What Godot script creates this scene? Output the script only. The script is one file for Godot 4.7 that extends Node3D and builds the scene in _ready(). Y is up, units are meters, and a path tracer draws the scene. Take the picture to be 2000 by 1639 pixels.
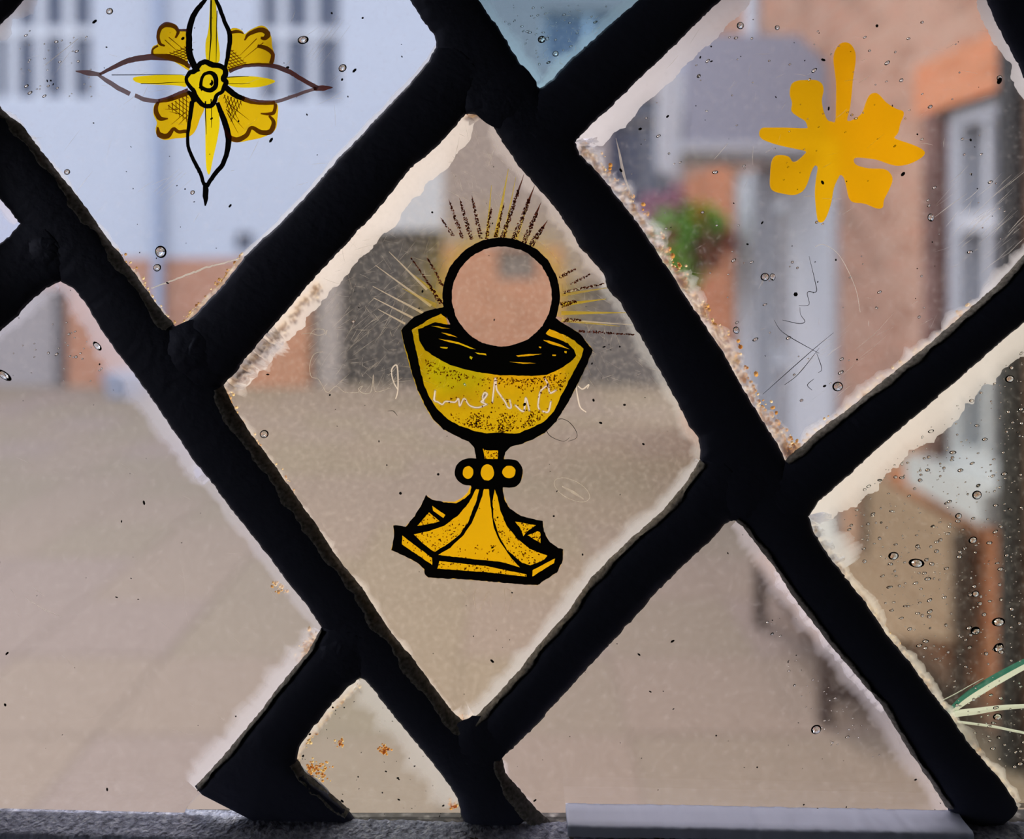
extends Node3D
# A leaded window seen from close by, inside a dark room, and the brick courtyard outside it.
# Pixels of the 2000 x 1639 photograph are read as directions: K is metres per pixel at one metre.
const K := 0.000569
const D := 0.195        # camera to the room face of the glass (the plane z = 0)
const CAM_Y := 1.8      # camera height above the courtyard
const GLASS := 0.003
const STAIN := -0.0032      # silver stain is fired on the outer face of the glass
const WALL_X := 1.82    # the brick house on the right stands in the plane x = WALL_X
const FAR_D := 12.4     # distance of the far buildings

var rng := RandomNumberGenerator.new()
var na := FastNoiseLite.new()
var nb := FastNoiseLite.new()
var M := {}


func _ready():
	# ---- camera, sky, exposure
	rng.seed = 7
	na.seed = 3
	na.frequency = 0.035
	nb.seed = 9
	nb.frequency = 0.16
	var cam := Camera3D.new()
	cam.name = "camera"
	cam.projection = Camera3D.PROJECTION_FRUSTUM
	var lens := CameraAttributesPhysical.new()
	lens.frustum_focal_length = 37.5
	lens.frustum_focus_distance = D
	lens.frustum_near = 0.02
	lens.frustum_far = 400.0
	lens.exposure_aperture = 9.5
	cam.attributes = lens
	add_child(cam)
	cam.position = Vector3(0, CAM_Y, D)
	cam.near = 0.02
	cam.far = 400.0
	cam.size = 2.0 * 819.5 * K * cam.near
	cam.frustum_offset = Vector2(0, -319.5 * K * cam.near)
	cam.current = true
	var env := Environment.new()
	env.background_mode = Environment.BG_SKY
	var skym := ProceduralSkyMaterial.new()
	skym.sky_top_color = Color(0.93, 0.96, 1.0)
	skym.sky_horizon_color = Color(1.0, 0.99, 0.98)
	skym.ground_bottom_color = Color(0.42, 0.39, 0.36)
	skym.ground_horizon_color = Color(0.6, 0.58, 0.55)
	skym.sky_curve = 0.2
	skym.energy_multiplier = 1.0
	var sky := Sky.new()
	sky.sky_material = skym
	env.sky = sky
	env.tonemap_mode = Environment.TONE_MAPPER_LINEAR
	env.tonemap_exposure = 3.0
	env.sdfgi_enabled = true
	env.ssao_enabled = true
	env.ssil_enabled = true
	var we := WorldEnvironment.new()
	we.name = "environment"
	we.environment = env
	add_child(we)
	var sun := DirectionalLight3D.new()
	sun.name = "sun"
	sun.light_color = Color(1.0, 0.96, 0.90)
	sun.light_energy = 0.36
	sun.light_angular_distance = 25.0
	sun.shadow_enabled = true
	add_child(sun)
	sun.rotation_degrees = Vector3(-46, 210, 0)
	# ---- the scene
	materials()
	room()
	courtyard()
	far_building()
	brick_house()
	courtyard_things()
	lead_lattice()
	sill()
	panes()
	grass()


# ------------------------------------------------------------------ helpers
func at(x: float, y: float, z := 0.0) -> Vector3:
	var t := K * (D - z)
	return Vector3((x - 1000.0) * t, CAM_Y - (y - 500.0) * t, z)


func P(a: Array) -> PackedVector2Array:
	var o := PackedVector2Array()
	for i in range(0, a.size(), 2):
		o.append(Vector2(a[i], a[i + 1]))
	return o


func Z(a: Array, ox: float, oy: float, s: float) -> PackedVector2Array:
	var o := PackedVector2Array()
	for i in range(0, a.size(), 2):
		o.append(Vector2(ox + a[i] / s, oy + a[i + 1] / s))
	return o


func ring(cx: float, cy: float, rx: float, ry: float, n := 40) -> PackedVector2Array:
	var o := PackedVector2Array()
	for i in n:
		o.append(Vector2(cx + rx * cos(TAU * i / n), cy + ry * sin(TAU * i / n)))
	return o


func smooth(p: PackedVector2Array, closed := true, sub := 5) -> PackedVector2Array:
	var o := PackedVector2Array()
	var n := p.size()
	for i in (n if closed else n - 1):
		var a := p[(i - 1 + n) % n] if closed else p[maxi(i - 1, 0)]
		var d := p[(i + 2) % n] if closed else p[mini(i + 2, n - 1)]
		for k in sub:
			o.append(p[i].cubic_interpolate(p[(i + 1) % n], a, d, float(k) / sub))
	if not closed:
		o.append(p[n - 1])
	return o


func dense(p: PackedVector2Array, closed := true, step := 6.0) -> PackedVector2Array:
	var o := PackedVector2Array()
	var n := p.size()
	for i in (n if closed else n - 1):
		var b := p[(i + 1) % n]
		var c := maxi(1, int(round(p[i].distance_to(b) / step)))
		for k in c:
			o.append(p[i].lerp(b, float(k) / c))
	if not closed:
		o.append(p[n - 1])
	return o


func wob(p: Vector2, amp: float) -> Vector2:
	return p + amp * Vector2(na.get_noise_2d(p.x, p.y) + nb.get_noise_2d(p.x, p.y), na.get_noise_2d(p.x + 511, p.y) + nb.get_noise_2d(p.x, p.y + 733))


func rough(p: PackedVector2Array, amp := 2.0, closed := true, step := 5.0) -> PackedVector2Array:
	var o := dense(p, closed, step)
	for i in o.size():
		o[i] = wob(o[i], amp)
	return o


func start() -> SurfaceTool:
	var st := SurfaceTool.new()
	st.begin(Mesh.PRIMITIVE_TRIANGLES)
	return st


func tri(st: SurfaceTool, a: Vector3, b: Vector3, c: Vector3, n: Vector3, ua := Vector2.ZERO, ub := Vector2.ZERO, uc := Vector2.ZERO):
	if (b - a).cross(c - a).dot(n) > 0.0:
		var t := b
		b = c
		c = t
		var tu := ub
		ub = uc
		uc = tu
	st.set_normal(n)
	st.set_uv(ua)
	st.add_vertex(a)
	st.set_normal(n)
	st.set_uv(ub)
	st.add_vertex(b)
	st.set_normal(n)
	st.set_uv(uc)
	st.add_vertex(c)


func quad(st: SurfaceTool, a: Vector3, b: Vector3, c: Vector3, d: Vector3, n: Vector3, u := [Vector2.ZERO, Vector2.ZERO, Vector2.ZERO, Vector2.ZERO]):
	tri(st, a, b, c, n, u[0], u[1], u[2])
	tri(st, a, c, d, n, u[0], u[2], u[3])


func bounds(p: PackedVector2Array) -> Rect2:
	var r := Rect2(p[0], Vector2.ZERO)
	for q in p:
		r = r.expand(q)
	return r


func cut(poly: PackedVector2Array, holes: Array) -> Array:
	# the polygon without its holes, as pieces that have none
	var pieces := [poly]
	for h in holes:
		var hb := bounds(h)
		var out := []
		for p in pieces:
			if not bounds(p).intersects(hb):
				out.append(p)
				continue
			var b := bounds(p).grow(10.0)
			var mx := hb.get_center().x
			for r in [Rect2(b.position, Vector2(mx - b.position.x, b.size.y)), Rect2(Vector2(mx, b.position.y), Vector2(b.end.x - mx, b.size.y))]:
				var box := PackedVector2Array([r.position, Vector2(r.end.x, r.position.y), r.end, Vector2(r.position.x, r.end.y)])
				for half in Geometry2D.intersect_polygons(p, box):
					for q in Geometry2D.clip_polygons(half, h):
						if q.size() > 2:
							out.append(q)
		pieces = out
	return pieces


func prism(st: SurfaceTool, poly: PackedVector2Array, holes: Array, w0: float, w1: float, xf = null):
	# a polygon given thickness from w0 to w1; without xf it is in pixels at the depth w1
	var put := func(p: Vector2, w: float) -> Vector3:
		if xf != null:
			return xf * Vector3(p.x, p.y, w)
		var v := at(p.x, p.y, w1 if w1 > -GLASS else w1 * 0.667)   # the glass makes its far face look nearer
		return Vector3(v.x, v.y, w)
	var bx: Basis = xf.basis if xf != null else Basis()
	var front := bx * Vector3(0, 0, 1)
	for q in cut(poly, holes):
		var t := Geometry2D.triangulate_polygon(q)
		if t.is_empty():
			print("not triangulated: ", q.size(), " ", bounds(q))
		for i in range(0, t.size(), 3):
			var a: Vector2 = q[t[i]]
			var b: Vector2 = q[t[i + 1]]
			var c: Vector2 = q[t[i + 2]]
			tri(st, put.call(a, w1), put.call(b, w1), put.call(c, w1), front, a, b, c)
			if w1 > w0:
				tri(st, put.call(a, w0), put.call(b, w0), put.call(c, w0), -front, a, b, c)
	if w1 <= w0:
		return
	var all := [poly]
	all.append_array(holes)
	for k in all.size():
		var o: PackedVector2Array = all[k]
		var turn := 1.0 if Geometry2D.is_polygon_clockwise(o) == (k > 0) else -1.0
		for i in o.size():
			var a: Vector2 = o[i]
			var b: Vector2 = o[(i + 1) % o.size()]
			var e := (b - a).normalized()
			if e == Vector2.ZERO:
				continue
			var n2 := Vector2(e.y, -e.x) * turn
			var n := bx * Vector3(n2.x, n2.y if xf != null else -n2.y, 0)
			var l := a.distance_to(b)
			quad(st, put.call(a, w1), put.call(b, w1), put.call(b, w0), put.call(a, w0), n, [Vector2(0, w1), Vector2(l, w1), Vector2(l, w0), Vector2(0, w0)])


func rect(x0: float, y0: float, x1: float, y1: float) -> PackedVector2Array:
	return PackedVector2Array([Vector2(x0, y0), Vector2(x1, y0), Vector2(x1, y1), Vector2(x0, y1)])


func box(st: SurfaceTool, lo: Vector3, hi: Vector3):
	prism(st, rect(lo.x, lo.y, hi.x, hi.y), [], lo.z, hi.z, Transform3D())


func ribbon(st: SurfaceTool, p: PackedVector2Array, w: Array, z0: float, z1: float):
	# a brush stroke in pixels; w are widths spread along it
	var n := p.size()
	var run := [0.0]
	for i in range(1, n):
		run.append(run[i - 1] + p[i].distance_to(p[i - 1]))
	var l := PackedVector2Array()
	var r := PackedVector2Array()
	for i in n:
		var d := (p[mini(i + 1, n - 1)] - p[maxi(i - 1, 0)]).normalized()
		var f: float = run[i] / maxf(run[n - 1], 0.001) * (w.size() - 1)
		var k := mini(int(f), w.size() - 1)
		var wd: float = lerpf(w[k], w[mini(k + 1, w.size() - 1)], f - k) * 0.5
		l.append(p[i] + Vector2(d.y, -d.x) * wd)
		r.append(p[i] - Vector2(d.y, -d.x) * wd)
	var lift := func(q: Vector2, z: float) -> Vector3:
		var v := at(q.x, q.y, z1 if z1 > -GLASS else z1 * 0.667)
		return Vector3(v.x, v.y, z)
	for i in n - 1:
		var d := (p[i + 1] - p[i]).normalized()
		var s := Vector3(d.y, d.x, 0)
		quad(st, lift.call(l[i], z1), lift.call(l[i + 1], z1), lift.call(r[i + 1], z1), lift.call(r[i], z1), Vector3(0, 0, 1))
		if z1 - z0 < 0.000025:
			continue
		quad(st, lift.call(l[i], z0), lift.call(l[i + 1], z0), lift.call(r[i + 1], z0), lift.call(r[i], z0), Vector3(0, 0, -1))
		quad(st, lift.call(l[i], z1), lift.call(l[i + 1], z1), lift.call(l[i + 1], z0), lift.call(l[i], z0), s)
		quad(st, lift.call(r[i], z1), lift.call(r[i + 1], z1), lift.call(r[i + 1], z0), lift.call(r[i], z0), -s)


func brush(st: SurfaceTool, p: PackedVector2Array, w: Array, z0: float, z1: float, amp := 1.0):
	ribbon(st, rough(smooth(p, false), amp, false, 4.0), w, z0, z1)


func dot(st: SurfaceTool, c: Vector2, r: float, z: float, sides := 6, stretch := 1.0, lean := 0.0):
	# a low domed speck on the plane z
	var o := at(c.x, c.y, z)
	var m := K * (D - z)
	var top := o + Vector3(0, 0, r * m * 0.5)
	for i in sides:
		var a := TAU * i / sides
		var b := TAU * (i + 1) / sides
		var u := Vector3(cos(a) * stretch, sin(a), 0).rotated(Vector3(0, 0, 1), lean) * r * m
		var v := Vector3(cos(b) * stretch, sin(b), 0).rotated(Vector3(0, 0, 1), lean) * r * m
		tri(st, top, o + u, o + v, ((u + v).normalized() + Vector3(0, 0, 1.2)).normalized())


func origin_of(n: Node) -> Vector3:
	var v := Vector3.ZERO
	while n != null and n != self and n is Node3D:
		v += n.position
		n = n.get_parent()
	return v


func obj(called: String, st: SurfaceTool, m: Material, parent: Node = null) -> MeshInstance3D:
	var o := MeshInstance3D.new()
	o.name = called
	o.mesh = st.commit()
	o.material_override = m
	if parent == null:
		parent = self
	o.position = -origin_of(parent)
	parent.add_child(o, true)
	return o


func tag(o: Node, label: String, category := "", group := ""):
	o.set_meta("label", label)
	if category:
		o.set_meta("category", category)
	if group:
		o.set_meta("group", group)


func thing(called: String, label: String, category: String, where: Vector3, group := "") -> Node3D:
	var o := Node3D.new()
	o.name = called
	add_child(o, true)
	o.position = where
	tag(o, label, category, group)
	return o


func struct(called: String, st: SurfaceTool, m: Material) -> MeshInstance3D:
	var o := obj(called, st, m)
	o.set_meta("kind", "structure")
	return o


func stuff(o: Node) -> Node:
	o.set_meta("kind", "stuff")
	return o


# ------------------------------------------------------------------ materials
func mat(c: Color, r := 0.8, metal := 0.0) -> StandardMaterial3D:
	var m := StandardMaterial3D.new()
	m.albedo_color = c
	m.roughness = r
	m.metallic = metal
	return m


func noise_tex(freq: float, ramp: Array, seed_ := 1, size := 512, octaves := 4) -> NoiseTexture2D:
	var n := FastNoiseLite.new()
	n.seed = seed_
	n.frequency = freq
	n.fractal_octaves = octaves
	var t := NoiseTexture2D.new()
	t.width = size
	t.height = size
	t.seamless = true
	t.noise = n
	if ramp.size():
		var g := Gradient.new()
		var offs := PackedFloat32Array()
		var cols := PackedColorArray()
		for k in ramp:
			offs.append(k[0])
			cols.append(k[1])
		g.offsets = offs
		g.colors = cols
		t.color_ramp = g
	return t


func mottled(c: Color, spread: float, per_metre: float, r := 0.85, freq := 0.02, seed_ := 1) -> StandardMaterial3D:
	var m := mat(Color.WHITE, r)
	m.albedo_texture = noise_tex(freq, [[0.15, c.darkened(spread)], [0.5, c], [0.85, c.lightened(spread)]], seed_)
	m.uv1_triplanar = true
	m.uv1_scale = Vector3.ONE * per_metre
	return m


func film(c: Color, a: float, through := 1.33) -> StandardMaterial3D:
	# dirt, putty or scratches: scatters the daylight that falls on its far side
	var m := mat(Color(c.r, c.g, c.b, a), 0.9)
	m.transparency = BaseMaterial3D.TRANSPARENCY_ALPHA
	m.vertex_color_use_as_albedo = true
	m.backlight_enabled = true
	m.backlight = Color(through, through, through)
	m.cull_mode = BaseMaterial3D.CULL_DISABLED
	m.metallic_specular = 0.0
	return m


func glass(tint: Color, ior := 0.05) -> StandardMaterial3D:
	var m := mat(Color(tint.r, tint.g, tint.b, 0.0), 0.0)
	m.transparency = BaseMaterial3D.TRANSPARENCY_ALPHA
	m.refraction_enabled = true
	m.refraction_scale = ior
	return m


func through(c: Color, share: float) -> Color:
	# the backlight of a thin layer of that colour which passes that share of the light on, scattered
	var l := c.srgb_to_linear()
	var k := 2.0 * share / maxf(l.r, maxf(l.g, l.b))
	return Color(l.r * k, l.g * k, l.b * k).linear_to_srgb()


func stain(c: Color, scatter: float) -> StandardMaterial3D:
	# a stain has no thickness of its own: one face, which light crosses once (the renderer takes the root of the colour there)
	var l := c.srgb_to_linear()
	var m := glass(Color(l.r * l.r, l.g * l.g, l.b * l.b).linear_to_srgb(), 0.0)
	m.backlight_enabled = true
	m.backlight = through(c, scatter)
	return m


func wash(c: Color, a: float, share: float) -> StandardMaterial3D:
	# fired brown paint, thin enough to glow a little
	var m := film(c, a, 1.0)
	m.vertex_color_use_as_albedo = false
	var l := c.srgb_to_linear()
	m.backlight = through(c, share)
	return m


func brick_tex(base: Color, mortar: Color, spread: float, seed_: int) -> ImageTexture:
	var r := RandomNumberGenerator.new()
	r.seed = seed_
	var im := Image.create(512, 512, false, Image.FORMAT_RGB8)
	im.fill(mortar)
	for row in 16:
		for c in 9:
			var f := r.randf_range(-1, 1)
			var col := base.lightened(spread * f) if f > 0 else base.darkened(-spread * f)
			col = col.lerp(Color(col.r, col.g * 0.9, col.b * 0.85), r.randf() * 0.6)
			im.fill_rect(Rect2i(c * 64 - (32 if row % 2 else 0) + 1, row * 32 + 2, 61, 27), col)
	return ImageTexture.create_from_image(im)


func brick(base: Color, mortar: Color, spread: float, seed_: int) -> StandardMaterial3D:
	var m := mat(Color.WHITE, 0.9)
	m.albedo_texture = brick_tex(base, mortar, spread, seed_)
	m.uv1_scale = Vector3(1.0 / 1.8, 1.0 / 1.2, 1)
	return m


func materials():
	M.lead = mat(Color(0.27, 0.29, 0.39), 0.6, 0.3)
	M.lead.heightmap_enabled = true
	M.lead.heightmap_texture = noise_tex(0.03, [], 5)
	M.lead.heightmap_scale = 0.015
	M.lead.uv1_triplanar = true
	M.lead.uv1_scale = Vector3.ONE * 22.0
	M.solder = M.lead.duplicate()
	M.solder.albedo_color = Color(0.28, 0.30, 0.40)
	M.solder.roughness = 0.5
	M.sill = mottled(Color(0.54, 0.57, 0.68), 0.3, 30.0, 0.75, 0.03, 8)
	M.sill.heightmap_enabled = true
	M.sill.heightmap_texture = noise_tex(0.05, [], 15)
	M.sill.heightmap_scale = 0.06
	M.bead = mat(Color(0.78, 0.82, 0.95), 0.5)
	M.cement = mottled(Color(0.62, 0.60, 0.58), 0.35, 60.0, 0.95, 0.03, 44)
	M.wood = mottled(Color(0.20, 0.19, 0.2), 0.4, 14.0, 0.8, 0.03, 12)
	M.plaster = mat(Color(0.55, 0.52, 0.48), 0.95)
	M.floorwood = mat(Color(0.32, 0.24, 0.17), 0.7)
	M.paint = mat(Color(0.075, 0.035, 0.02), 0.75)
	M.umber = wash(Color(0.50, 0.22, 0.12), 0.95, 0.10)
	M.sepia = wash(Color(0.62, 0.42, 0.37), 0.88, 0.14)
	M.gold = stain(Color(1.0, 0.86, 0.10), 0.28)
	M.amber = stain(Color(1.0, 0.81, 0.08), 0.42)
	M.yellow = stain(Color(1.0, 0.88, 0.08), 0.6)
	M.orange = stain(Color(1.0, 0.77, 0.06), 0.5)
	M.halo = film(Color(1.0, 0.90, 0.22), 1.0, 1.2)
	M.smear = film(Color(0.91, 0.92, 0.96), 1.0)
	M.scratch = film(Color(1.0, 0.98, 0.94), 0.9, 1.36)
	M.crumb = film(Color(0.95, 0.86, 0.68), 1.0, 1.28)
	M.speck = mat(Color(0.10, 0.085, 0.07), 0.9)
	M.dust = film(Color.WHITE, 1.0)
	M.dust.albedo_texture = noise_tex(0.03, [[0.2, Color(1, 1, 1, 0.012)], [0.7, Color(1, 1, 1, 0.035)], [0.92, Color(1, 1, 1, 0.09)]], 21, 1024, 7)
	M.dust.uv1_scale = Vector3(0.0016, 0.0016, 1)
	M.haze = film(Color.WHITE, 1.0)
	M.haze.albedo_texture = noise_tex(0.04, [[0.25, Color(1, 1, 1, 0.04)], [0.6, Color(1, 1, 1, 0.075)], [0.9, Color(1, 1, 1, 0.15)]], 22, 1024, 7)
	M.haze.uv1_scale = Vector3(0.0016, 0.0016, 1)
	# outside
	M.white_render = mottled(Color(0.86, 0.89, 0.96), 0.03, 0.6)
	M.grey_render = mottled(Color(0.66, 0.61, 0.61), 0.05, 0.6)
	M.brick = brick(Color(0.81, 0.62, 0.53), Color(0.82, 0.72, 0.64), 0.12, 4)
	M.brick_orange = brick(Color(0.83, 0.60, 0.49), Color(0.84, 0.68, 0.58), 0.1, 5)
	M.brick_arch = brick(Color(0.93, 0.60, 0.42), Color(0.88, 0.66, 0.52), 0.08, 15)
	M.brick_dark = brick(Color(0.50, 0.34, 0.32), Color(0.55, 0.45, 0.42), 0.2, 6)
	M.white_paint = mat(Color(0.88, 0.90, 0.95), 0.5)
	M.grey_paint = mat(Color(0.70, 0.68, 0.70), 0.6)
	M.grey_panel = mat(Color(0.56, 0.53, 0.53), 0.7)
	M.canopy = mat(Color(0.71, 0.73, 0.82), 0.6)
	M.dark_pane = mat(Color(0.22, 0.29, 0.43), 0.12)
	M.dark_door = mat(Color(0.13, 0.145, 0.20), 0.6)
	M.grey_door = mat(Color(0.36, 0.35, 0.38), 0.6)
	M.pipe = mat(Color(0.70, 0.76, 0.88), 0.5)
	M.iron = mat(Color(0.10, 0.11, 0.14), 0.5)
	M.mortar = mat(Color(0.63, 0.565, 0.51), 0.95)
	M.slabs = [mottled(Color(0.66, 0.59, 0.53), 0.04, 1.2, 0.9, 0.02, 31), mottled(Color(0.655, 0.585, 0.545), 0.04, 1.1, 0.9, 0.02, 32), mottled(Color(0.645, 0.585, 0.515), 0.04, 1.3, 0.9, 0.02, 33)]
	M.bench = mat(Color(0.74, 0.63, 0.54), 0.8)
	M.bench_dark = mat(Color(0.34, 0.27, 0.24), 0.8)
	M.leaf = mat(Color(0.50, 0.72, 0.28), 0.6)
	M.leaf.backlight_enabled = true
	M.leaf.backlight = Color(0.4, 0.6, 0.15)
	M.pale_leaf = mat(Color(0.62, 0.70, 0.50), 0.6)
	M.pink = mat(Color(0.85, 0.50, 0.65), 0.7)
	M.red = mat(Color(0.80, 0.22, 0.22), 0.7)
	M.coral = mat(Color(0.90, 0.55, 0.45), 0.7)
	M.yellow_flower = mat(Color(0.95, 0.78, 0.10), 0.7)
	M.terracotta = mat(Color(0.66, 0.40, 0.30), 0.85)
	M.tub = mat(Color(0.72, 0.77, 0.88), 0.5)
	deepen([M.white_render, M.grey_render, M.brick, M.brick_orange, M.brick_arch, M.brick_dark, M.white_paint, M.grey_paint, M.grey_panel, M.canopy, M.dark_pane, M.dark_door, M.grey_door, M.pipe, M.mortar, M.bench, M.bench_dark, M.pink, M.red, M.coral, M.yellow_flower, M.terracotta, M.tub, M.iron] + M.slabs, 0.55)
	deepen([M.lead, M.solder], 0.85)
	deepen([M.cement], 0.7)


func deepen(list: Array, k: float):
	for m in list:
		var l: Color = m.albedo_color.srgb_to_linear()
		m.albedo_color = Color(l.r * k, l.g * k, l.b * k).linear_to_srgb()


# ------------------------------------------------------------------ the dark room
func room():
	var st := start()
	var y0 := at(0, 1640).y
	# the window wall, with an opening for the casement
	prism(st, rect(-2.2, 0.1, 2.2, 2.9), [rect(-0.165, y0 - 0.03, 0.165, at(0, -150).y + 0.02)], -0.045, 0.03, Transform3D())
	struct("wall_front", st, M.plaster)
	for w in [["wall_right", Vector3(2.2, 0.1, 0.03), Vector3(2.3, 2.9, 3.6)], ["wall_back", Vector3(-2.3, 0.1, 3.6), Vector3(2.3, 2.9, 3.7)], ["ceiling", Vector3(-2.3, 2.9, -0.045), Vector3(2.3, 3.0, 3.7)], ["floor", Vector3(-2.3, 0.0, -0.045), Vector3(2.3, 0.1, 3.7)]]:
		st = start()
		box(st, w[1], w[2])
		struct(w[0], st, M.floorwood if w[0] == "floor" else M.plaster)
	# the left wall has another window, which lets a little daylight into the room
	st = start()
	var left := Transform3D(Basis(Vector3(0, 0, 1), Vector3(0, 1, 0), Vector3(-1, 0, 0)), Vector3(-2.2, 0, 0))
	prism(st, rect(0.03, 0.1, 3.6, 2.9), [rect(0.9, 1.2, 1.8, 2.5)], 0.0, 0.1, left)
	struct("wall_left", st, M.plaster)
	st = start()
	prism(st, rect(0.9, 1.2, 1.8, 2.5), [rect(0.95, 1.25, 1.33, 2.45), rect(1.37, 1.25, 1.75, 2.45)], 0.02, 0.07, left)
	struct("window_2", st, M.white_paint)
	# timber round the leaded panel
	st = start()
	var yt := at(0, -140).y
	var xl := at(-140, 0).x
	var xr := at(2140, 0).x
	prism(st, rect(-0.165, y0 - 0.03, 0.165, yt + 0.022), [rect(xl, y0 - 0.025, xr, yt)], -0.02, 0.012, Transform3D())
	struct("trim_1", st, M.wood)
	st = start()
	box(st, Vector3(xl, y0 - 0.025, -0.0045), Vector3(xr, at(0, 1606).y, 0.012))
	struct("trim_3", st, M.wood)


# ------------------------------------------------------------------ outside
func facing(p: Array, d: float) -> PackedVector2Array:
	# pixels as seen at distance d, in metres
	var o := PackedVector2Array()
	for i in range(0, p.size(), 2):
		o.append(Vector2((p[i] - 1000.0) * K * d, CAM_Y - (p[i + 1] - 500.0) * K * d))
	return o


func frect(x0: float, y0: float, x1: float, y1: float, d := FAR_D) -> PackedVector2Array:
	return facing([x0, y1, x1, y1, x1, y0, x0, y0], d)


func upright(d: float) -> Transform3D:
	return Transform3D(Basis(), Vector3(0, 0, D - d))


func courtyard():
	var st := start()
	box(st, Vector3(-30, -0.2, -40), Vector3(30, -0.006, -0.5))
	var g := struct("ground", st, M.mortar)
	var shapes := []
	for v in 4:
		st = start()
		var w := 0.331
		var h := [0.0, 0.0012, -0.001, 0.002][v] as float
		var b := 0.003
		quad(st, Vector3(-w + b, h, -w + b), Vector3(w - b, h, -w + b), Vector3(w - b, h, w - b), Vector3(-w + b, h, w - b), Vector3.UP)
		var c := [Vector3(-w, h - b, -w), Vector3(w, h - b, -w), Vector3(w, h - b, w), Vector3(-w, h - b, w)]
		for i in 4:
			var p: Vector3 = c[i]
			var q: Vector3 = c[(i + 1) % 4]
			var out := Vector3(p.x + q.x, 0, p.z + q.z).normalized()
			var ip := Vector3(p.x - signf(p.x) * b, h, p.z - signf(p.z) * b)
			var iq := Vector3(q.x - signf(q.x) * b, h, q.z - signf(q.z) * b)
			quad(st, ip, iq, q, p, (out + Vector3.UP).normalized())
			quad(st, p, q, q - Vector3(0, 0.03, 0), p - Vector3(0, 0.03, 0), out)
		shapes.append(st.commit())
	for r in 17:
		for c in 14:
			var x := -1.56 + 0.667 * (c - 9) + 0.333
			var d := 3.38 + 0.667 * (r - 3) + 0.333
			if x > WALL_X - 0.1 or absf(x) > 0.62 * d + 0.5 or d > FAR_D:
				continue
			var o := MeshInstance3D.new()
			o.name = "paving_slab"
			o.mesh = shapes[rng.randi() % 4]
			o.material_override = M.slabs[rng.randi() % 3]
			o.position = Vector3(x, 0, D - d)
			g.add_child(o, true)


func sash(parent: Node, x0: float, y0: float, x1: float, y1: float, cols: Array, rows: Array, d: float, bar: float):
	# a white window in the plane at distance d, set back in its opening; cols and rows are where the bars are
	var st := start()
	prism(st, frect(x0, y0, x1, y1, d), [], -0.16, -0.14, upright(d))
	var w := obj("window_pane", st, M.dark_pane, parent)
	st = start()
	var holes := []
	var xs := [x0]
	xs.append_array(cols)
	xs.append(x1)
	var ys := [y0]
	ys.append_array(rows)
	ys.append(y1)
	for i in xs.size() - 1:
		for j in ys.size() - 1:
			holes.append(frect(xs[i] + bar, ys[j] + bar, xs[i + 1] - bar, ys[j + 1] - bar, d))
	prism(st, frect(x0, y0, x1, y1, d), holes, -0.139, -0.09, upright(d))
	obj("window_frame", st, M.white_paint, w)


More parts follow.
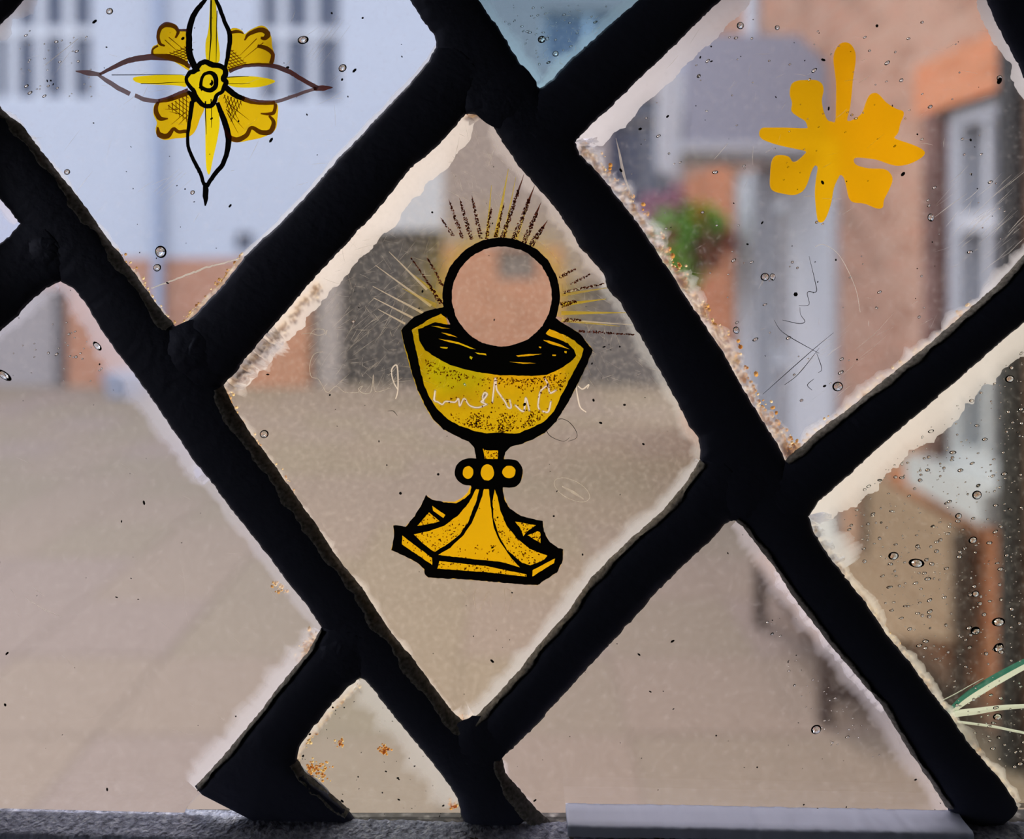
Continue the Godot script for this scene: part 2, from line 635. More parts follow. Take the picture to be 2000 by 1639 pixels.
func far_building():
	var t := thing("rendered_building", "white rendered building with brick base and grey wing across the courtyard", "building", Vector3(-2.0, 0, D - FAR_D))
	var up := upright(FAR_D)
	var st := start()
	# upper wall of white render, with two windows and the head of the dark doorway
	prism(st, facing([-900, 505, 605, 505, 605, 450, 866, 450, 866, -560, -900, -560], FAR_D), [frect(-20, -110, 182, 197), frect(502, -110, 668, 202), frect(-330, -110, -150, 197), frect(460, 455, 495, 490)], -0.35, 0.0, up)
	obj("white_wall", st, M.white_render, t)
	st = start()
	prism(st, frect(866, -560, 1420, 480), [frect(1190, 190, 1312, 402), frect(1060, 20, 1240, 120)], -0.35, 0.0, up)
	obj("grey_wall", st, M.grey_render, t)
	# brick base
	st = start()
	prism(st, frect(-900, 505, 605, 757), [frect(-60, 560, 112, 757)], -0.35, 0.01, up)
	prism(st, frect(866, 480, 1100, 757), [frect(972, 486, 1046, 546)], -0.35, 0.01, up)
	obj("brick_base", st, M.brick_orange, t)
	st = start()
	prism(st, frect(1100, 480, 1420, 556), [], -0.35, 0.0, up)
	obj("door_lintel", st, M.grey_render, t)
	# openings
	sash(t, -20, -110, 182, 197, [18, 72, 128], [58], FAR_D, 10)
	sash(t, 502, -110, 668, 202, [548, 608], [60], FAR_D, 9)
	sash(t, -330, -110, -150, 197, [-270, -210], [58], FAR_D, 9)
	sash(t, 1060, 20, 1240, 120, [1150], [], FAR_D, 6)
	st = start()
	prism(st, frect(1190, 190, 1312, 402), [], -0.2, -0.15, up)
	var sl := obj("window_pane", st, M.dark_pane, t)
	st = start()
	for x in [1218, 1250, 1282]:
		prism(st, frect(x, 240, x + 10, 402), [], -0.149, -0.1, up)
	prism(st, frect(1190, 222, 1312, 244), [], -0.149, -0.09, up)
	obj("window_frame", st, M.grey_door, sl)
	st = start()
	prism(st, frect(972, 486, 1046, 546), [], -0.2, -0.1, up)
	obj("grey_panel", st, M.grey_panel, t)
	st = start()
	prism(st, frect(460, 455, 495, 490), [], -0.2, -0.08, up)
	obj("wall_vent", st, M.dark_pane, t)
	st = start()
	prism(st, frect(605, 450, 866, 757), [], -0.3, -0.22, up)
	var dr := obj("dark_door", st, M.dark_door, t)
	st = start()
	prism(st, frect(618, 470, 664, 757), [], -0.21, -0.05, up)
	obj("door_post", st, M.grey_paint, dr)
	st = start()
	prism(st, frect(1100, 556, 1420, 757), [], -0.3, -0.12, up)
	obj("grey_door", st, M.grey_door, t)
	st = start()
	prism(st, frect(-60, 560, 112, 757), [], -0.3, -0.1, up)
	var wd := obj("pale_door", st, M.grey_paint, t)
	st = start()
	prism(st, frect(112, 560, 130, 757), [], -0.3, 0.05, up)
	obj("door_post", st, M.grey_door, wd)
	# rain pipe
	st = start()
	var x := (313.0 - 1000.0) * K * FAR_D
	tube(st, [Vector3(x, 0.0, D - FAR_D + 0.09), Vector3(x, 8.6, D - FAR_D + 0.09)], 0.075, 12)
	obj("rain_pipe", st, M.pipe, t)
	# eaves and roof
	st = start()
	prism(st, frect(-920, -590, 1440, -560), [], -0.5, 0.35, up)
	obj("eaves", st, M.grey_paint, t)
	st = start()
	prism(st, frect(-900, -560, -870, 757), [], -5.0, -0.35, up)
	prism(st, frect(1400, -560, 1420, 757), [], -5.0, -0.35, up)
	prism(st, frect(-900, -560, 1420, 757), [], -5.2, -5.0, up)
	prism(st, frect(-900, -580, 1420, -560), [], -5.2, -0.35, up)
	obj("rear_walls", st, M.grey_render, t)


func tube(st: SurfaceTool, path: Array, r: float, sides := 10, r1 := -1.0):
	if r1 < 0:
		r1 = r
	var n := path.size()
	var rings := []
	for i in n:
		var d: Vector3 = (path[mini(i + 1, n - 1)] - path[maxi(i - 1, 0)]).normalized()
		var u := d.cross(Vector3(0.31, 0.2, 0.93)).normalized()
		var v := d.cross(u)
		var rr := lerpf(r, r1, float(i) / maxf(1, n - 1))
		var row := []
		for k in sides:
			var a := TAU * k / sides
			row.append([path[i] + (u * cos(a) + v * sin(a)) * rr, u * cos(a) + v * sin(a)])
		rings.append(row)
	for i in n - 1:
		for k in sides:
			var a = rings[i][k]
			var b = rings[i][(k + 1) % sides]
			var c = rings[i + 1][(k + 1) % sides]
			var e = rings[i + 1][k]
			quad(st, a[0], b[0], c[0], e[0], (a[1] + b[1]).normalized())
	for e in [0, n - 1]:
		var d: Vector3 = (path[1] - path[0]).normalized() * (-1.0 if e == 0 else 1.0)
		for k in sides:
			tri(st, path[e], rings[e][k][0], rings[e][(k + 1) % sides][0], d)


func brick_house():
	# its wall runs away from the window; u is the distance from the camera
	var t := thing("brick_house", "salmon brick house along the right side with white door and sash window", "house", Vector3(WALL_X, 0, D - 5.0))
	var xf := Transform3D(Basis(Vector3(0, 0, -1), Vector3(0, 1, 0), Vector3(1, 0, 0)), Vector3(WALL_X, 0, D))
	# in xf, w grows into the wall: w from 0 (face) to 0.3
	var wall := rect(0.9, 0.0, 9.5, 4.6)
	var win := rect(3.33, 0.92, 3.97, 2.42)
	var door := rect(5.0, 0.02, 7.27, 2.45)
	var arch := rect(2.9, 2.42, 4.06, 2.65)
	var st := start()
	prism(st, wall, [win, door, arch], 0.0, 0.3, xf)
	obj("brick_wall", st, M.brick, t)
	st = start()
	prism(st, arch, [], -0.006, 0.3, xf)
	obj("window_arch", st, M.brick_arch, t)
	st = start()
	prism(st, rect(2.3, 0.1, 4.3, 0.80), [], -0.008, -0.001, xf)
	obj("orange_brickwork", st, M.brick_arch, t)
	st = start()
	prism(st, rect(7.4, 0.0, 9.5, 2.6), [], -0.008, -0.001, xf)
	obj("orange_brickwork", st, M.brick_arch, t)
	st = start()
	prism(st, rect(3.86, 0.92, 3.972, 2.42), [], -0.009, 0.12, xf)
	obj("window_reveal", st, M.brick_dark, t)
	# sash window
	st = start()
	prism(st, rect(3.33, 0.92, 3.86, 2.42), [], 0.16, 0.18, xf)
	var w := obj("window_pane", st, M.dark_pane, t)
	st = start()
	prism(st, rect(3.33, 0.92, 3.86, 2.42), [rect(3.36, 1.01, 3.52, 1.90), rect(3.57, 1.01, 3.76, 1.90), rect(3.36, 1.98, 3.52, 2.34), rect(3.57, 1.98, 3.76, 2.34)], 0.05, 0.16, xf)
	obj("window_frame", st, M.white_paint, w)
	st = start()
	prism(st, rect(3.29, 0.81, 3.94, 0.93), [], -0.1, 0.16, xf)
	obj("window_sill", st, M.white_paint, w)
	# door with its posts
	st = start()
	prism(st, rect(5.0, 0.02, 7.27, 2.45), [], 0.14, 0.2, xf)
	var dr := obj("door_panel", st, M.grey_paint, t)
	st = start()
	prism(st, rect(5.0, 0.02, 5.75, 2.45), [], -0.04, 0.14, xf)
	obj("door_post", st, M.white_paint, dr)
	st = start()
	prism(st, rect(6.75, 0.02, 7.27, 2.45), [], -0.005, 0.14, xf)
	obj("door_post", st, M.white_paint, dr)
	st = start()
	for u in [5.85, 6.3]:
		prism(st, rect(u, 0.25, u + 0.36, 2.2), [rect(u + 0.06, 0.32, u + 0.30, 1.0), rect(u + 0.06, 1.12, u + 0.30, 2.12)], 0.11, 0.139, xf)
	obj("door_moulding", st, M.white_paint, dr)
	# the porch canopy and its bracket
	st = start()
	prism(st, facing([1338, 292, 1610, 292, 1628, 250, 1612, 120, 1560, 68, 1338, 66], 5.2), [], -0.75, 0.0, upright(5.2))
	var cp := obj("porch_canopy", st, M.canopy, t)
	st = start()
	prism(st, facing([1330, 296, 1604, 296, 1604, 278, 1330, 278], 5.2), [], -0.78, 0.02, upright(5.2))
	obj("canopy_fascia", st, M.white_paint, cp)
	st = start()
	prism(st, smooth(facing([1288, 320, 1300, 338, 1318, 338, 1328, 316, 1334, 230, 1338, 150, 1300, 140, 1290, 200], 5.2), true, 4), [], -0.12, -0.02, upright(5.2))
	obj("canopy_bracket", st, M.white_paint, cp)
	# pipes on the wall
	st = start()
	var xp := (1470.0 - 1000.0) * K * 5.6
	tube(st, [Vector3(xp, at(0, 0).y, D - 5.6) * Vector3(1, 0, 1) + Vector3(0, 3.16, 0), Vector3(xp, 4.55, D - 5.6)], 0.05, 10)
	obj("vent_pipe", st, M.white_paint, t)
	st = start()
	tube(st, [Vector3(WALL_X - 0.09, 0.05, D - 2.7), Vector3(WALL_X - 0.09, 0.75, D - 2.7)], 0.04, 10)
	obj("waste_pipe", st, M.iron, t)
	st = start()
	tube(st, [Vector3(WALL_X - 0.06, 0.0, D - 3.17), Vector3(WALL_X - 0.06, 4.55, D - 3.17)], 0.045, 12)
	obj("drain_pipe", st, M.iron, t)
	st = start()
	prism(st, rect(0.8, 4.6, 9.6, 4.75), [], -0.3, 0.5, xf)
	obj("eaves", st, M.grey_paint, t)


func leaves(st: SurfaceTool, c: Vector3, r: Vector3, n: int, size: float):
	for i in n:
		var v := Vector3(rng.randfn(), rng.randfn(), rng.randfn()).normalized()
		var p := c + v * r * pow(rng.randf(), 0.4)
		var d := (v + Vector3(rng.randf_range(-1, 1), rng.randf_range(-1, 0.6), rng.randf_range(-1, 1))).normalized()
		var s := d.cross(Vector3(0.2, 1, 0.1)).normalized() * size * 0.35
		var l := d * size
		var up := s.cross(l).normalized()
		var m := p + l * 0.45
		quad(st, p, m + s + up * size * 0.1, p + l, m - s + up * size * 0.1, up)


func courtyard_things():
	# hanging basket by the door
	var d := 7.0
	var c := Vector3((1345.0 - 1000.0) * K * d, CAM_Y + 35.0 * K * d, D - d)
	var t := thing("hanging_basket", "hanging basket of pink, red and yellow flowers with green leaves near the door", "basket", Vector3(c.x, c.y - 0.3, c.z))
	var st := start()
	for i in 6:
		var a0 := PI * 0.5 * i / 6
		var a1 := PI * 0.5 * (i + 1) / 6
		for k in 20:
			var f := func(a: float, j: int) -> Vector3:
				return c + Vector3(0.24 * cos(a) * cos(TAU * j / 20), -0.05 - 0.24 * sin(a), 0.24 * cos(a) * sin(TAU * j / 20))
			var n: Vector3 = (f.call(a0, k) - c).normalized()
			quad(st, f.call(a0, k), f.call(a0, k + 1), f.call(a1, k + 1), f.call(a1, k), n)
	obj("basket", st, M.terracotta, t)
	st = start()
	for k in 3:
		var a := TAU * k / 3
		tube(st, [c + Vector3(0.24 * cos(a), -0.05, 0.24 * sin(a)), c + Vector3(0, 0.75, 0)], 0.004, 5)
	tube(st, [c + Vector3(0, 0.75, 0), Vector3(WALL_X - 0.015, c.y + 0.75, c.z)], 0.012, 6)
	tube(st, [c + Vector3(0.1, 0.75, 0), Vector3(WALL_X - 0.015, c.y + 0.45, c.z)], 0.01, 6)
	obj("bracket_and_chains", st, M.iron, t)
	st = start()
	leaves(st, c + Vector3(0, 0.04, 0), Vector3(0.31, 0.2, 0.3), 700, 0.09)
	leaves(st, c + Vector3(-0.1, -0.16, 0.1), Vector3(0.26, 0.22, 0.26), 350, 0.1)
	stuff(obj("foliage", st, M.leaf, t))
	for f in [[M.pink, 1272, 402, 22], [M.pink, 1322, 388, 22], [M.yellow_flower, 1368, 418, 16], [M.coral, 1310, 462, 13], [M.coral, 1385, 478, 16], [M.red, 1424, 470, 15], [M.coral, 1395, 505, 12]]:
		st = start()
		leaves(st, Vector3((f[1] - 1000.0) * K * (d - 0.25), CAM_Y - (f[2] - 500.0) * K * (d - 0.25), D - d + 0.25), Vector3.ONE * f[3] * K * d, 90, 0.06)
		stuff(obj("flower_cluster", st, f[0], t))
	# shrub in a pot in the middle of the far side
	d = 10.9
	c = Vector3((895.0 - 1000.0) * K * d, 0.0, D - d)
	t = thing("potted_shrub", "bright green potted shrub seen through the bowl of the painted chalice", "shrub", c)
	st = start()
	prism_round(st, c, [[0.0, 0.13], [0.02, 0.14], [0.24, 0.17], [0.27, 0.18], [0.27, 0.15]])
	obj("pot", st, M.terracotta, t)
	st = start()
	leaves(st, c + Vector3(0, 0.40, 0), Vector3(0.33, 0.26, 0.3), 1100, 0.1)
	stuff(obj("foliage", st, M.leaf, t))
	# pale tub at the foot of the brick base
	d = 11.6
	c = Vector3((247.0 - 1000.0) * K * d, 0.0, D - d)
	t = thing("pale_tub", "pale bluish tub standing at the foot of the brick base", "tub", c)
	st = start()
	prism_round(st, c, [[0.0, 0.20], [0.01, 0.22], [0.26, 0.29], [0.29, 0.31], [0.30, 0.30], [0.28, 0.27], [0.05, 0.20], [0.05, 0.0]])
	obj("bowl", st, M.tub, t)
	# bench by the brick wall
	bench()


func prism_round(st: SurfaceTool, c: Vector3, prof: Array):
	for i in prof.size() - 1:
		for k in 24:
			var f := func(j: int, q: int) -> Vector3:
				return c + Vector3(prof[q][1] * cos(TAU * j / 24), prof[q][0], prof[q][1] * sin(TAU * j / 24))
			var dy: float = prof[i + 1][0] - prof[i][0]
			var dr: float = prof[i + 1][1] - prof[i][1]
			var a := TAU * (k + 0.5) / 24
			var n := Vector3(cos(a) * dy, -dr, sin(a) * dy).normalized()
			quad(st, f.call(k, i), f.call(k + 1, i), f.call(k + 1, i + 1), f.call(k, i + 1), n)


func bench():
	var t := thing("wooden_bench", "weathered pale wooden bench with slatted back standing against the brick wall", "bench", Vector3(1.45, 0, D - 3.9))
	var back := Transform3D(Basis(Vector3(0, 0, -1), Vector3(0, 1, 0), Vector3(1, 0, 0)), Vector3(0, 0, D))
	for i in 7:
		var st := start()
		var u := 3.50 + 0.125 * i
		prism(st, rect(u, 0.40, u + 0.115, 0.68), [], 1.72, 1.745, back)
		obj("back_slat", st, M.bench, t)
	for y in [0.34, 0.68]:
		var st := start()
		prism(st, rect(3.44, y, 4.42, y + 0.06), [], 1.71, 1.76, back)
		obj("back_rail", st, M.bench, t)
	for i in 5:
		var st := start()
		var x := 1.19 + 0.105 * i
		box(st, Vector3(x, 0.315, D - 4.42), Vector3(x + 0.092, 0.34, D - 3.44))
		obj("seat_slat", st, M.bench, t)
	for p in [[1.18, 3.44], [1.18, 4.35], [1.70, 3.44], [1.70, 4.35]]:
		var st := start()
		box(st, Vector3(p[0], 0.0, D - p[1] - 0.05), Vector3(p[0] + 0.05, 0.314 if p[0] < 1.5 else 0.74, D - p[1]))
		obj("leg", st, M.bench_dark, t)
	for q in [[Vector3(1.195, 0.25, D - 4.35), Vector3(1.22, 0.314, D - 3.50)], [Vector3(1.24, 0.09, D - 3.485), Vector3(1.69, 0.13, D - 3.445)]]:
		var st := start()
		box(st, q[0], q[1])
		obj("stretcher", st, M.bench_dark, t)


# ------------------------------------------------------------------ the lead
func along(p: PackedVector2Array, dir: Vector2, s: float) -> Vector2:
	# the point of the polyline whose projection on dir is s
	var n := p.size()
	for i in n - 1:
		var a := p[i].dot(dir)
		var b := p[i + 1].dot(dir)
		if (s <= b or i == n - 2) and b > a + 0.001:
			return p[i].lerp(p[i + 1], (s - a) / (b - a))
	return p[n - 1]


func came(parent: Node, l: PackedVector2Array, r: PackedVector2Array):
	# one bar of lead: a domed leaf on the room side, the web between the panes, a flatter leaf outside
	var dir := ((l[l.size() - 1] + r[r.size() - 1]) - (l[0] + r[0])).normalized()
	var s0 := (l[0].dot(dir) + r[0].dot(dir)) * 0.5
	var s1 := (l[l.size() - 1].dot(dir) + r[r.size() - 1].dot(dir)) * 0.5
	var n := int((s1 - s0) / 5.0)
	var st := start()
	st.set_smooth_group(0)
	var rows := []
	var backs := []
	for i in n + 1:
		var s := lerpf(s0, s1, float(i) / n)
		var a := wob(along(l, dir, s), 2.2)
		var b := wob(along(r, dir, s), 2.2)
		var w := a.distance_to(b)
		var row := []
		for q in [[0.0, 0.15], [5.0, 0.65], [12.0, 1.12], [21.0, 1.5], [-0.36, 1.75], [-0.5, 1.85], [-0.64, 1.75], [1021.0, 1.5], [1012.0, 1.12], [1005.0, 0.65], [1000.0, 0.15]]:
			var f: float = q[0]
			var off := -f * w if f < 0 else (f if f < 900 else w - (f - 1000.0))
			var p := a.lerp(b, off / maxf(w, 1.0))
			var h: float = q[1] + 0.12 * nb.get_noise_2d(p.x * 1.3, p.y * 1.3) + 0.12 * na.get_noise_2d(p.x, p.y)
			var v := at(p.x, p.y, 0.0004)
			row.append(Vector3(v.x, v.y, maxf(h, 0.12) * 0.001))
		rows.append(row)
		var bk := []
		for q in [[0.16, -GLASS - 0.0001], [0.2, -GLASS - 0.0012], [0.5, -GLASS - 0.0018], [0.8, -GLASS - 0.0012], [0.84, -GLASS - 0.0001]]:
			var p := a.lerp(b, q[0])
			var v := at(p.x, p.y, 0.0004)
			bk.append(Vector3(v.x, v.y, q[1]))
		backs.append(bk)
	for i in n:
		for k in 10:
			quad_s(st, rows[i][k], rows[i + 1][k], rows[i + 1][k + 1], rows[i][k + 1], Vector3(0, 0, 1))
		for k in 4:
			quad_s(st, backs[i][k], backs[i + 1][k], backs[i + 1][k + 1], backs[i][k + 1], Vector3(0, 0, -1))
		# undersides
		quad_s(st, rows[i][0], rows[i + 1][0], rows[i + 1][10], rows[i][10], Vector3(0, 0, -1))
		quad_s(st, backs[i][0], backs[i + 1][0], backs[i + 1][4], backs[i][4], Vector3(0, 0, 1))
		# web
		for e in [0.45, 0.55]:
			var a: Vector3 = rows[i][0].lerp(rows[i][10], e)
			var b: Vector3 = rows[i + 1][0].lerp(rows[i + 1][10], e)
			var sd: Vector3 = (rows[i][0] - rows[i][10]) * (1.0 if e < 0.5 else -1.0)
			quad_s(st, a, b, Vector3(b.x, b.y, -GLASS), Vector3(a.x, a.y, -GLASS), sd)
	for i in [0, n]:
		var sd := Vector3(dir.x, -dir.y, 0) * (-1.0 if i == 0 else 1.0)
		for k in range(1, 10):
			tri_s(st, rows[i][0], rows[i][k], rows[i][k + 1], sd)
		for k in range(1, 4):
			tri_s(st, backs[i][0], backs[i][k], backs[i][k + 1], sd)
	st.generate_normals()
	return obj("came", st, M.lead, parent)


func tri_s(st: SurfaceTool, a: Vector3, b: Vector3, c: Vector3, n: Vector3):
	if a == b or b == c or a == c:
		return
	var flip := (b - a).cross(c - a).dot(n) > 0.0
	st.add_vertex(a)
	st.add_vertex(c if flip else b)
	st.add_vertex(b if flip else c)


func quad_s(st: SurfaceTool, a: Vector3, b: Vector3, c: Vector3, d: Vector3, n: Vector3):
	tri_s(st, a, b, c, n)
	tri_s(st, a, c, d, n)


# edges of the glass that shows, traced from the photograph (pixels)
const E_A_LEFT := [-62, 132, 0, 213, 40, 246, 87, 306, 133, 364, 177, 423, 226, 491, 258, 532, 290, 576, 318, 616, 338, 634]
const E_A_RIGHT := [362, 632, 387, 608, 439, 552, 479, 499, 536, 447, 564, 419, 604, 375, 660, 310, 702, 266, 756, 210, 805, 157, 839, 116, 852, 92]
const E_A_TOP := [852, 92, 848, 67, 824, 37, 801, 0, 700, -145]
const E_A_CORNER := [150, -145, 46, 0, 20, 28, 0, 48, -62, 132]
const E_B_LEFT := [845, -145, 936, 0, 970, 49, 1000, 97, 1030, 146, 1054, 174]
const E_B_RIGHT := [1054, 174, 1079, 154, 1105, 124, 1139, 94, 1187, 52, 1247, 0, 1420, -145]
const E_C_UL := [434, 754, 454, 734, 488, 690, 517, 656, 556, 612, 600, 558, 649, 505, 673, 480, 699, 450, 733, 416, 767, 373, 801, 330, 861, 279, 891, 245, 908, 222]
const E_C_UR := [949, 225, 962, 244, 981, 277, 1011, 322, 1037, 352, 1075, 394, 1102, 433, 1117, 452, 1131, 481, 1155, 508, 1181, 537, 1184, 560, 1210, 590, 1232, 626, 1265, 681, 1292, 730, 1320, 780, 1347, 835, 1366, 857, 1369, 900]
const E_C_LR := [1369, 900, 1340, 945, 1295, 1000, 1240, 1047, 1200, 1085, 1150, 1137, 1112, 1195, 1050, 1265, 1017, 1309, 957, 1375, 924, 1408, 908, 1419]
const E_C_LL := [908, 1419, 880, 1391, 852, 1353, 797, 1281, 742, 1210, 704, 1149, 649, 1081, 625, 1042, 576, 973, 537, 915, 488, 851, 454, 798, 434, 754]
const E_D_UL := [1122, 277, 1155, 242, 1193, 209, 1259, 143, 1303, 104, 1353, 52, 1397, 11, 1408, 0, 1560, -145]
const E_D_LL := [1122, 277, 1133, 302, 1171, 340, 1210, 390, 1248, 439, 1281, 489, 1314, 538, 1342, 582, 1375, 632, 1408, 681, 1451, 758, 1484, 813, 1523, 873, 1534, 900]
const E_D_LR := [1534, 900, 1567, 873, 1594, 848, 1649, 807, 1732, 741, 1814, 675, 1896, 604, 1951, 555, 2000, 500, 2145, 385]
const E_D_UR := [1850, -145, 1929, 0, 1951, 55, 1979, 104, 2000, 148, 2145, 350]
const E_E_UL := [-145, 765, 0, 646, 29, 622, 54, 593, 83, 568, 117, 549]
const E_E_R := [117, 549, 142, 563, 166, 593, 195, 642, 225, 685, 259, 729, 298, 783, 342, 847, 381, 905, 410, 939, 449, 993, 488, 1042, 527, 1091, 566, 1144, 610, 1198, 627, 1227]
const E_E_LR := [627, 1227, 605, 1270, 550, 1336, 495, 1408, 440, 1474, 385, 1534, 352, 1567]
const E_E_BOT := [352, 1567, 330, 1573, 220, 1576, 132, 1575, 33, 1575, -145, 1575]
const E_F_L := [704, 1325, 682, 1342, 649, 1375, 610, 1424, 583, 1463, 580, 1485]
const E_F_LL := [580, 1485, 594, 1512, 627, 1540, 660, 1567, 682, 1584]
const E_F_BOT := [682, 1584, 731, 1586, 825, 1588, 874, 1585, 894, 1562]
const E_F_R := [704, 1325, 715, 1331, 770, 1402, 825, 1468, 869, 1523, 894, 1562]
const E_G_L := [979, 1480, 1000, 1465, 1045, 1420, 1090, 1370, 1140, 1315, 1200, 1250, 1250, 1195, 1300, 1140, 1340, 1100, 1380, 1065, 1415, 1027, 1435, 1015]
const E_G_R := [1435, 1015, 1452, 1030, 1480, 1065, 1515, 1110, 1550, 1165, 1615, 1250, 1665, 1310, 1725, 1380, 1775, 1465, 1820, 1530, 1850, 1578]
const E_G_LL := [979, 1480, 985, 1512, 1017, 1551, 1045, 1584, 1078, 1613]
const E_H_UL := [1580, 1010, 1598, 981, 1631, 953, 1683, 906, 1740, 854, 1813, 792, 1880, 735, 1927, 693, 2000, 631, 2145, 512]
const E_H_LL := [1580, 1010, 1590, 1041, 1616, 1082, 1652, 1129, 1694, 1181, 1735, 1243, 1782, 1300, 1823, 1357, 1860, 1403, 1891, 1450, 1925, 1490, 1960, 1530, 1980, 1562]
const E_I_U := [-145, 222, 0, 389, 17, 410, 37, 436]
const E_I_L := [37, 436, 30, 447, 12, 465, 0, 476, -145, 592]


func rev(a: Array) -> Array:
	var o := []
	for i in range(a.size() - 2, -1, -2):
		o.append(a[i])
		o.append(a[i + 1])
	return o


func lead_lattice():
	var t := thing("lead_lattice", "black lead lattice of crossing bars holding the diamond glass panes", "lead lattice", at(1000, 1600))
	# the two long bars that fall to the right
	came(t, P(E_I_U + E_E_R + E_F_R + [906, 1612]), P(E_A_LEFT + rev(E_C_LL) + E_G_LL + [1090, 1625]))
	came(t, P(rev(E_A_TOP) + [908, 222] + E_C_UR + E_G_R + [1870, 1612]), P(E_B_LEFT + E_D_LL + E_H_LL + [2010, 1612]))
	came(t, P(E_D_UR), P([1965, -145, 2050, -10, 2110, 80, 2200, 250]))
	# the bars that rise to the right
	came(t, P([330, 665] + E_A_RIGHT + [880, 60]), P([405, 800] + E_C_UL + [950, 170]))
	came(t, P([1000, 220] + E_B_RIGHT), P([1085, 320] + E_D_UL))
	came(t, P([1490, 935] + E_D_LR), P([1545, 1040] + E_H_UL))
	came(t, P([870, 1450] + rev(E_C_LR) + [1400, 865]), P([945, 1515] + E_G_L + [1470, 985]))
	came(t, P([330, 1600] + rev(E_E_LR) + [660, 1185]), P([700, 1612] + rev(E_F_LL) + rev(E_F_L) + [740, 1290]))
	came(t, P([-145, 592] + rev(E_I_L) + [70, 405]), P(E_E_UL + [150, 520]))
	came(t, P([-140, 20, -40, -100, 0, -145]), P([-62, 132, 0, 48, 20, 28, 46, 0, 150, -145]))
	for f in [[E_C_LL, Vector2(-1, 0.7), 24], [E_A_LEFT, Vector2(-1, 0.7), 17], [E_G_LL, Vector2(-1, 0.7), 22], [E_D_LR, Vector2(0.7, 1), 9], [E_E_LR.slice(0, 12), Vector2(1, 0.8), 8], [E_F_LL, Vector2(-0.7, 1), 18], [E_C_LR, Vector2(0.7, 1), 10], [E_G_R, Vector2(1, -0.7), 9]]:
		fillet(t, f[0], f[1], f[2])
	for n in [[372, 690, 62], [985, 185, 66], [1455, 955, 66], [665, 1285, 50], [935, 1455, 56], [85, 488, 44]]:
		var st := start()
		var rows := []
		for i in 6:
			var row := []
			for k in 32:
				var a := TAU * k / 32
				var q := wob(Vector2(n[0] + n[2] * cos(a) * i / 5.0, n[1] + n[2] * sin(a) * i / 5.0), 5.0)
				var v := at(q.x, q.y, 0.0015)
				row.append(Vector3(v.x, v.y, 0.0021 - 0.0011 * pow(i / 5.0, 2.5) + 0.00012 * nb.get_noise_2d(q.x, q.y)))
			rows.append(row)
		for i in 5:
			for k in 32:
				quad_s(st, rows[i][k], rows[i + 1][k], rows[i + 1][(k + 1) % 32], rows[i][(k + 1) % 32], Vector3(0, 0, 1))
		st.generate_normals()
		obj("solder_joint", st, M.solder, t)


func fillet(parent: Node, edge: Array, out: Vector2, w: float):
	# a crumbly line of old cement pressed between the glass and the leaf of the lead
	var p := dense(P(edge), false, 4.0)
	var st := start()
	st.set_smooth_group(0)
	var rows := []
	for i in p.size():
		var d := (p[mini(i + 4, p.size() - 1)] - p[maxi(i - 4, 0)]).normalized()
		var n := Vector2(d.y, -d.x)
		if n.dot(out) < 0:
			n = -n
		var wd := w * (0.85 + 0.8 * na.get_noise_2d(p[i].x * 0.35, p[i].y * 0.35))
		var row := []
		for q in [[-0.12, 0.05], [0.02, 0.62], [0.3, 1.15], [0.6, 1.55], [0.85, 1.72], [1.05, 1.2]]:
			var c := wob(p[i] + n * maxf(wd, 3.0) * q[0], 1.6)
			var v := at(c.x, c.y, 0.0004)
			row.append(Vector3(v.x, v.y, (q[1] + 0.25 * nb.get_noise_2d(c.x * 1.1, c.y * 1.1)) * 0.001))
		row[0].z = 0.00003
		rows.append(row)
	for i in p.size() - 1:
		for k in 5:
			quad_s(st, rows[i][k], rows[i + 1][k], rows[i + 1][k + 1], rows[i][k + 1], Vector3(0, 0, 1))
	st.generate_normals()
	obj("cement_fillet", st, M.cement, parent)


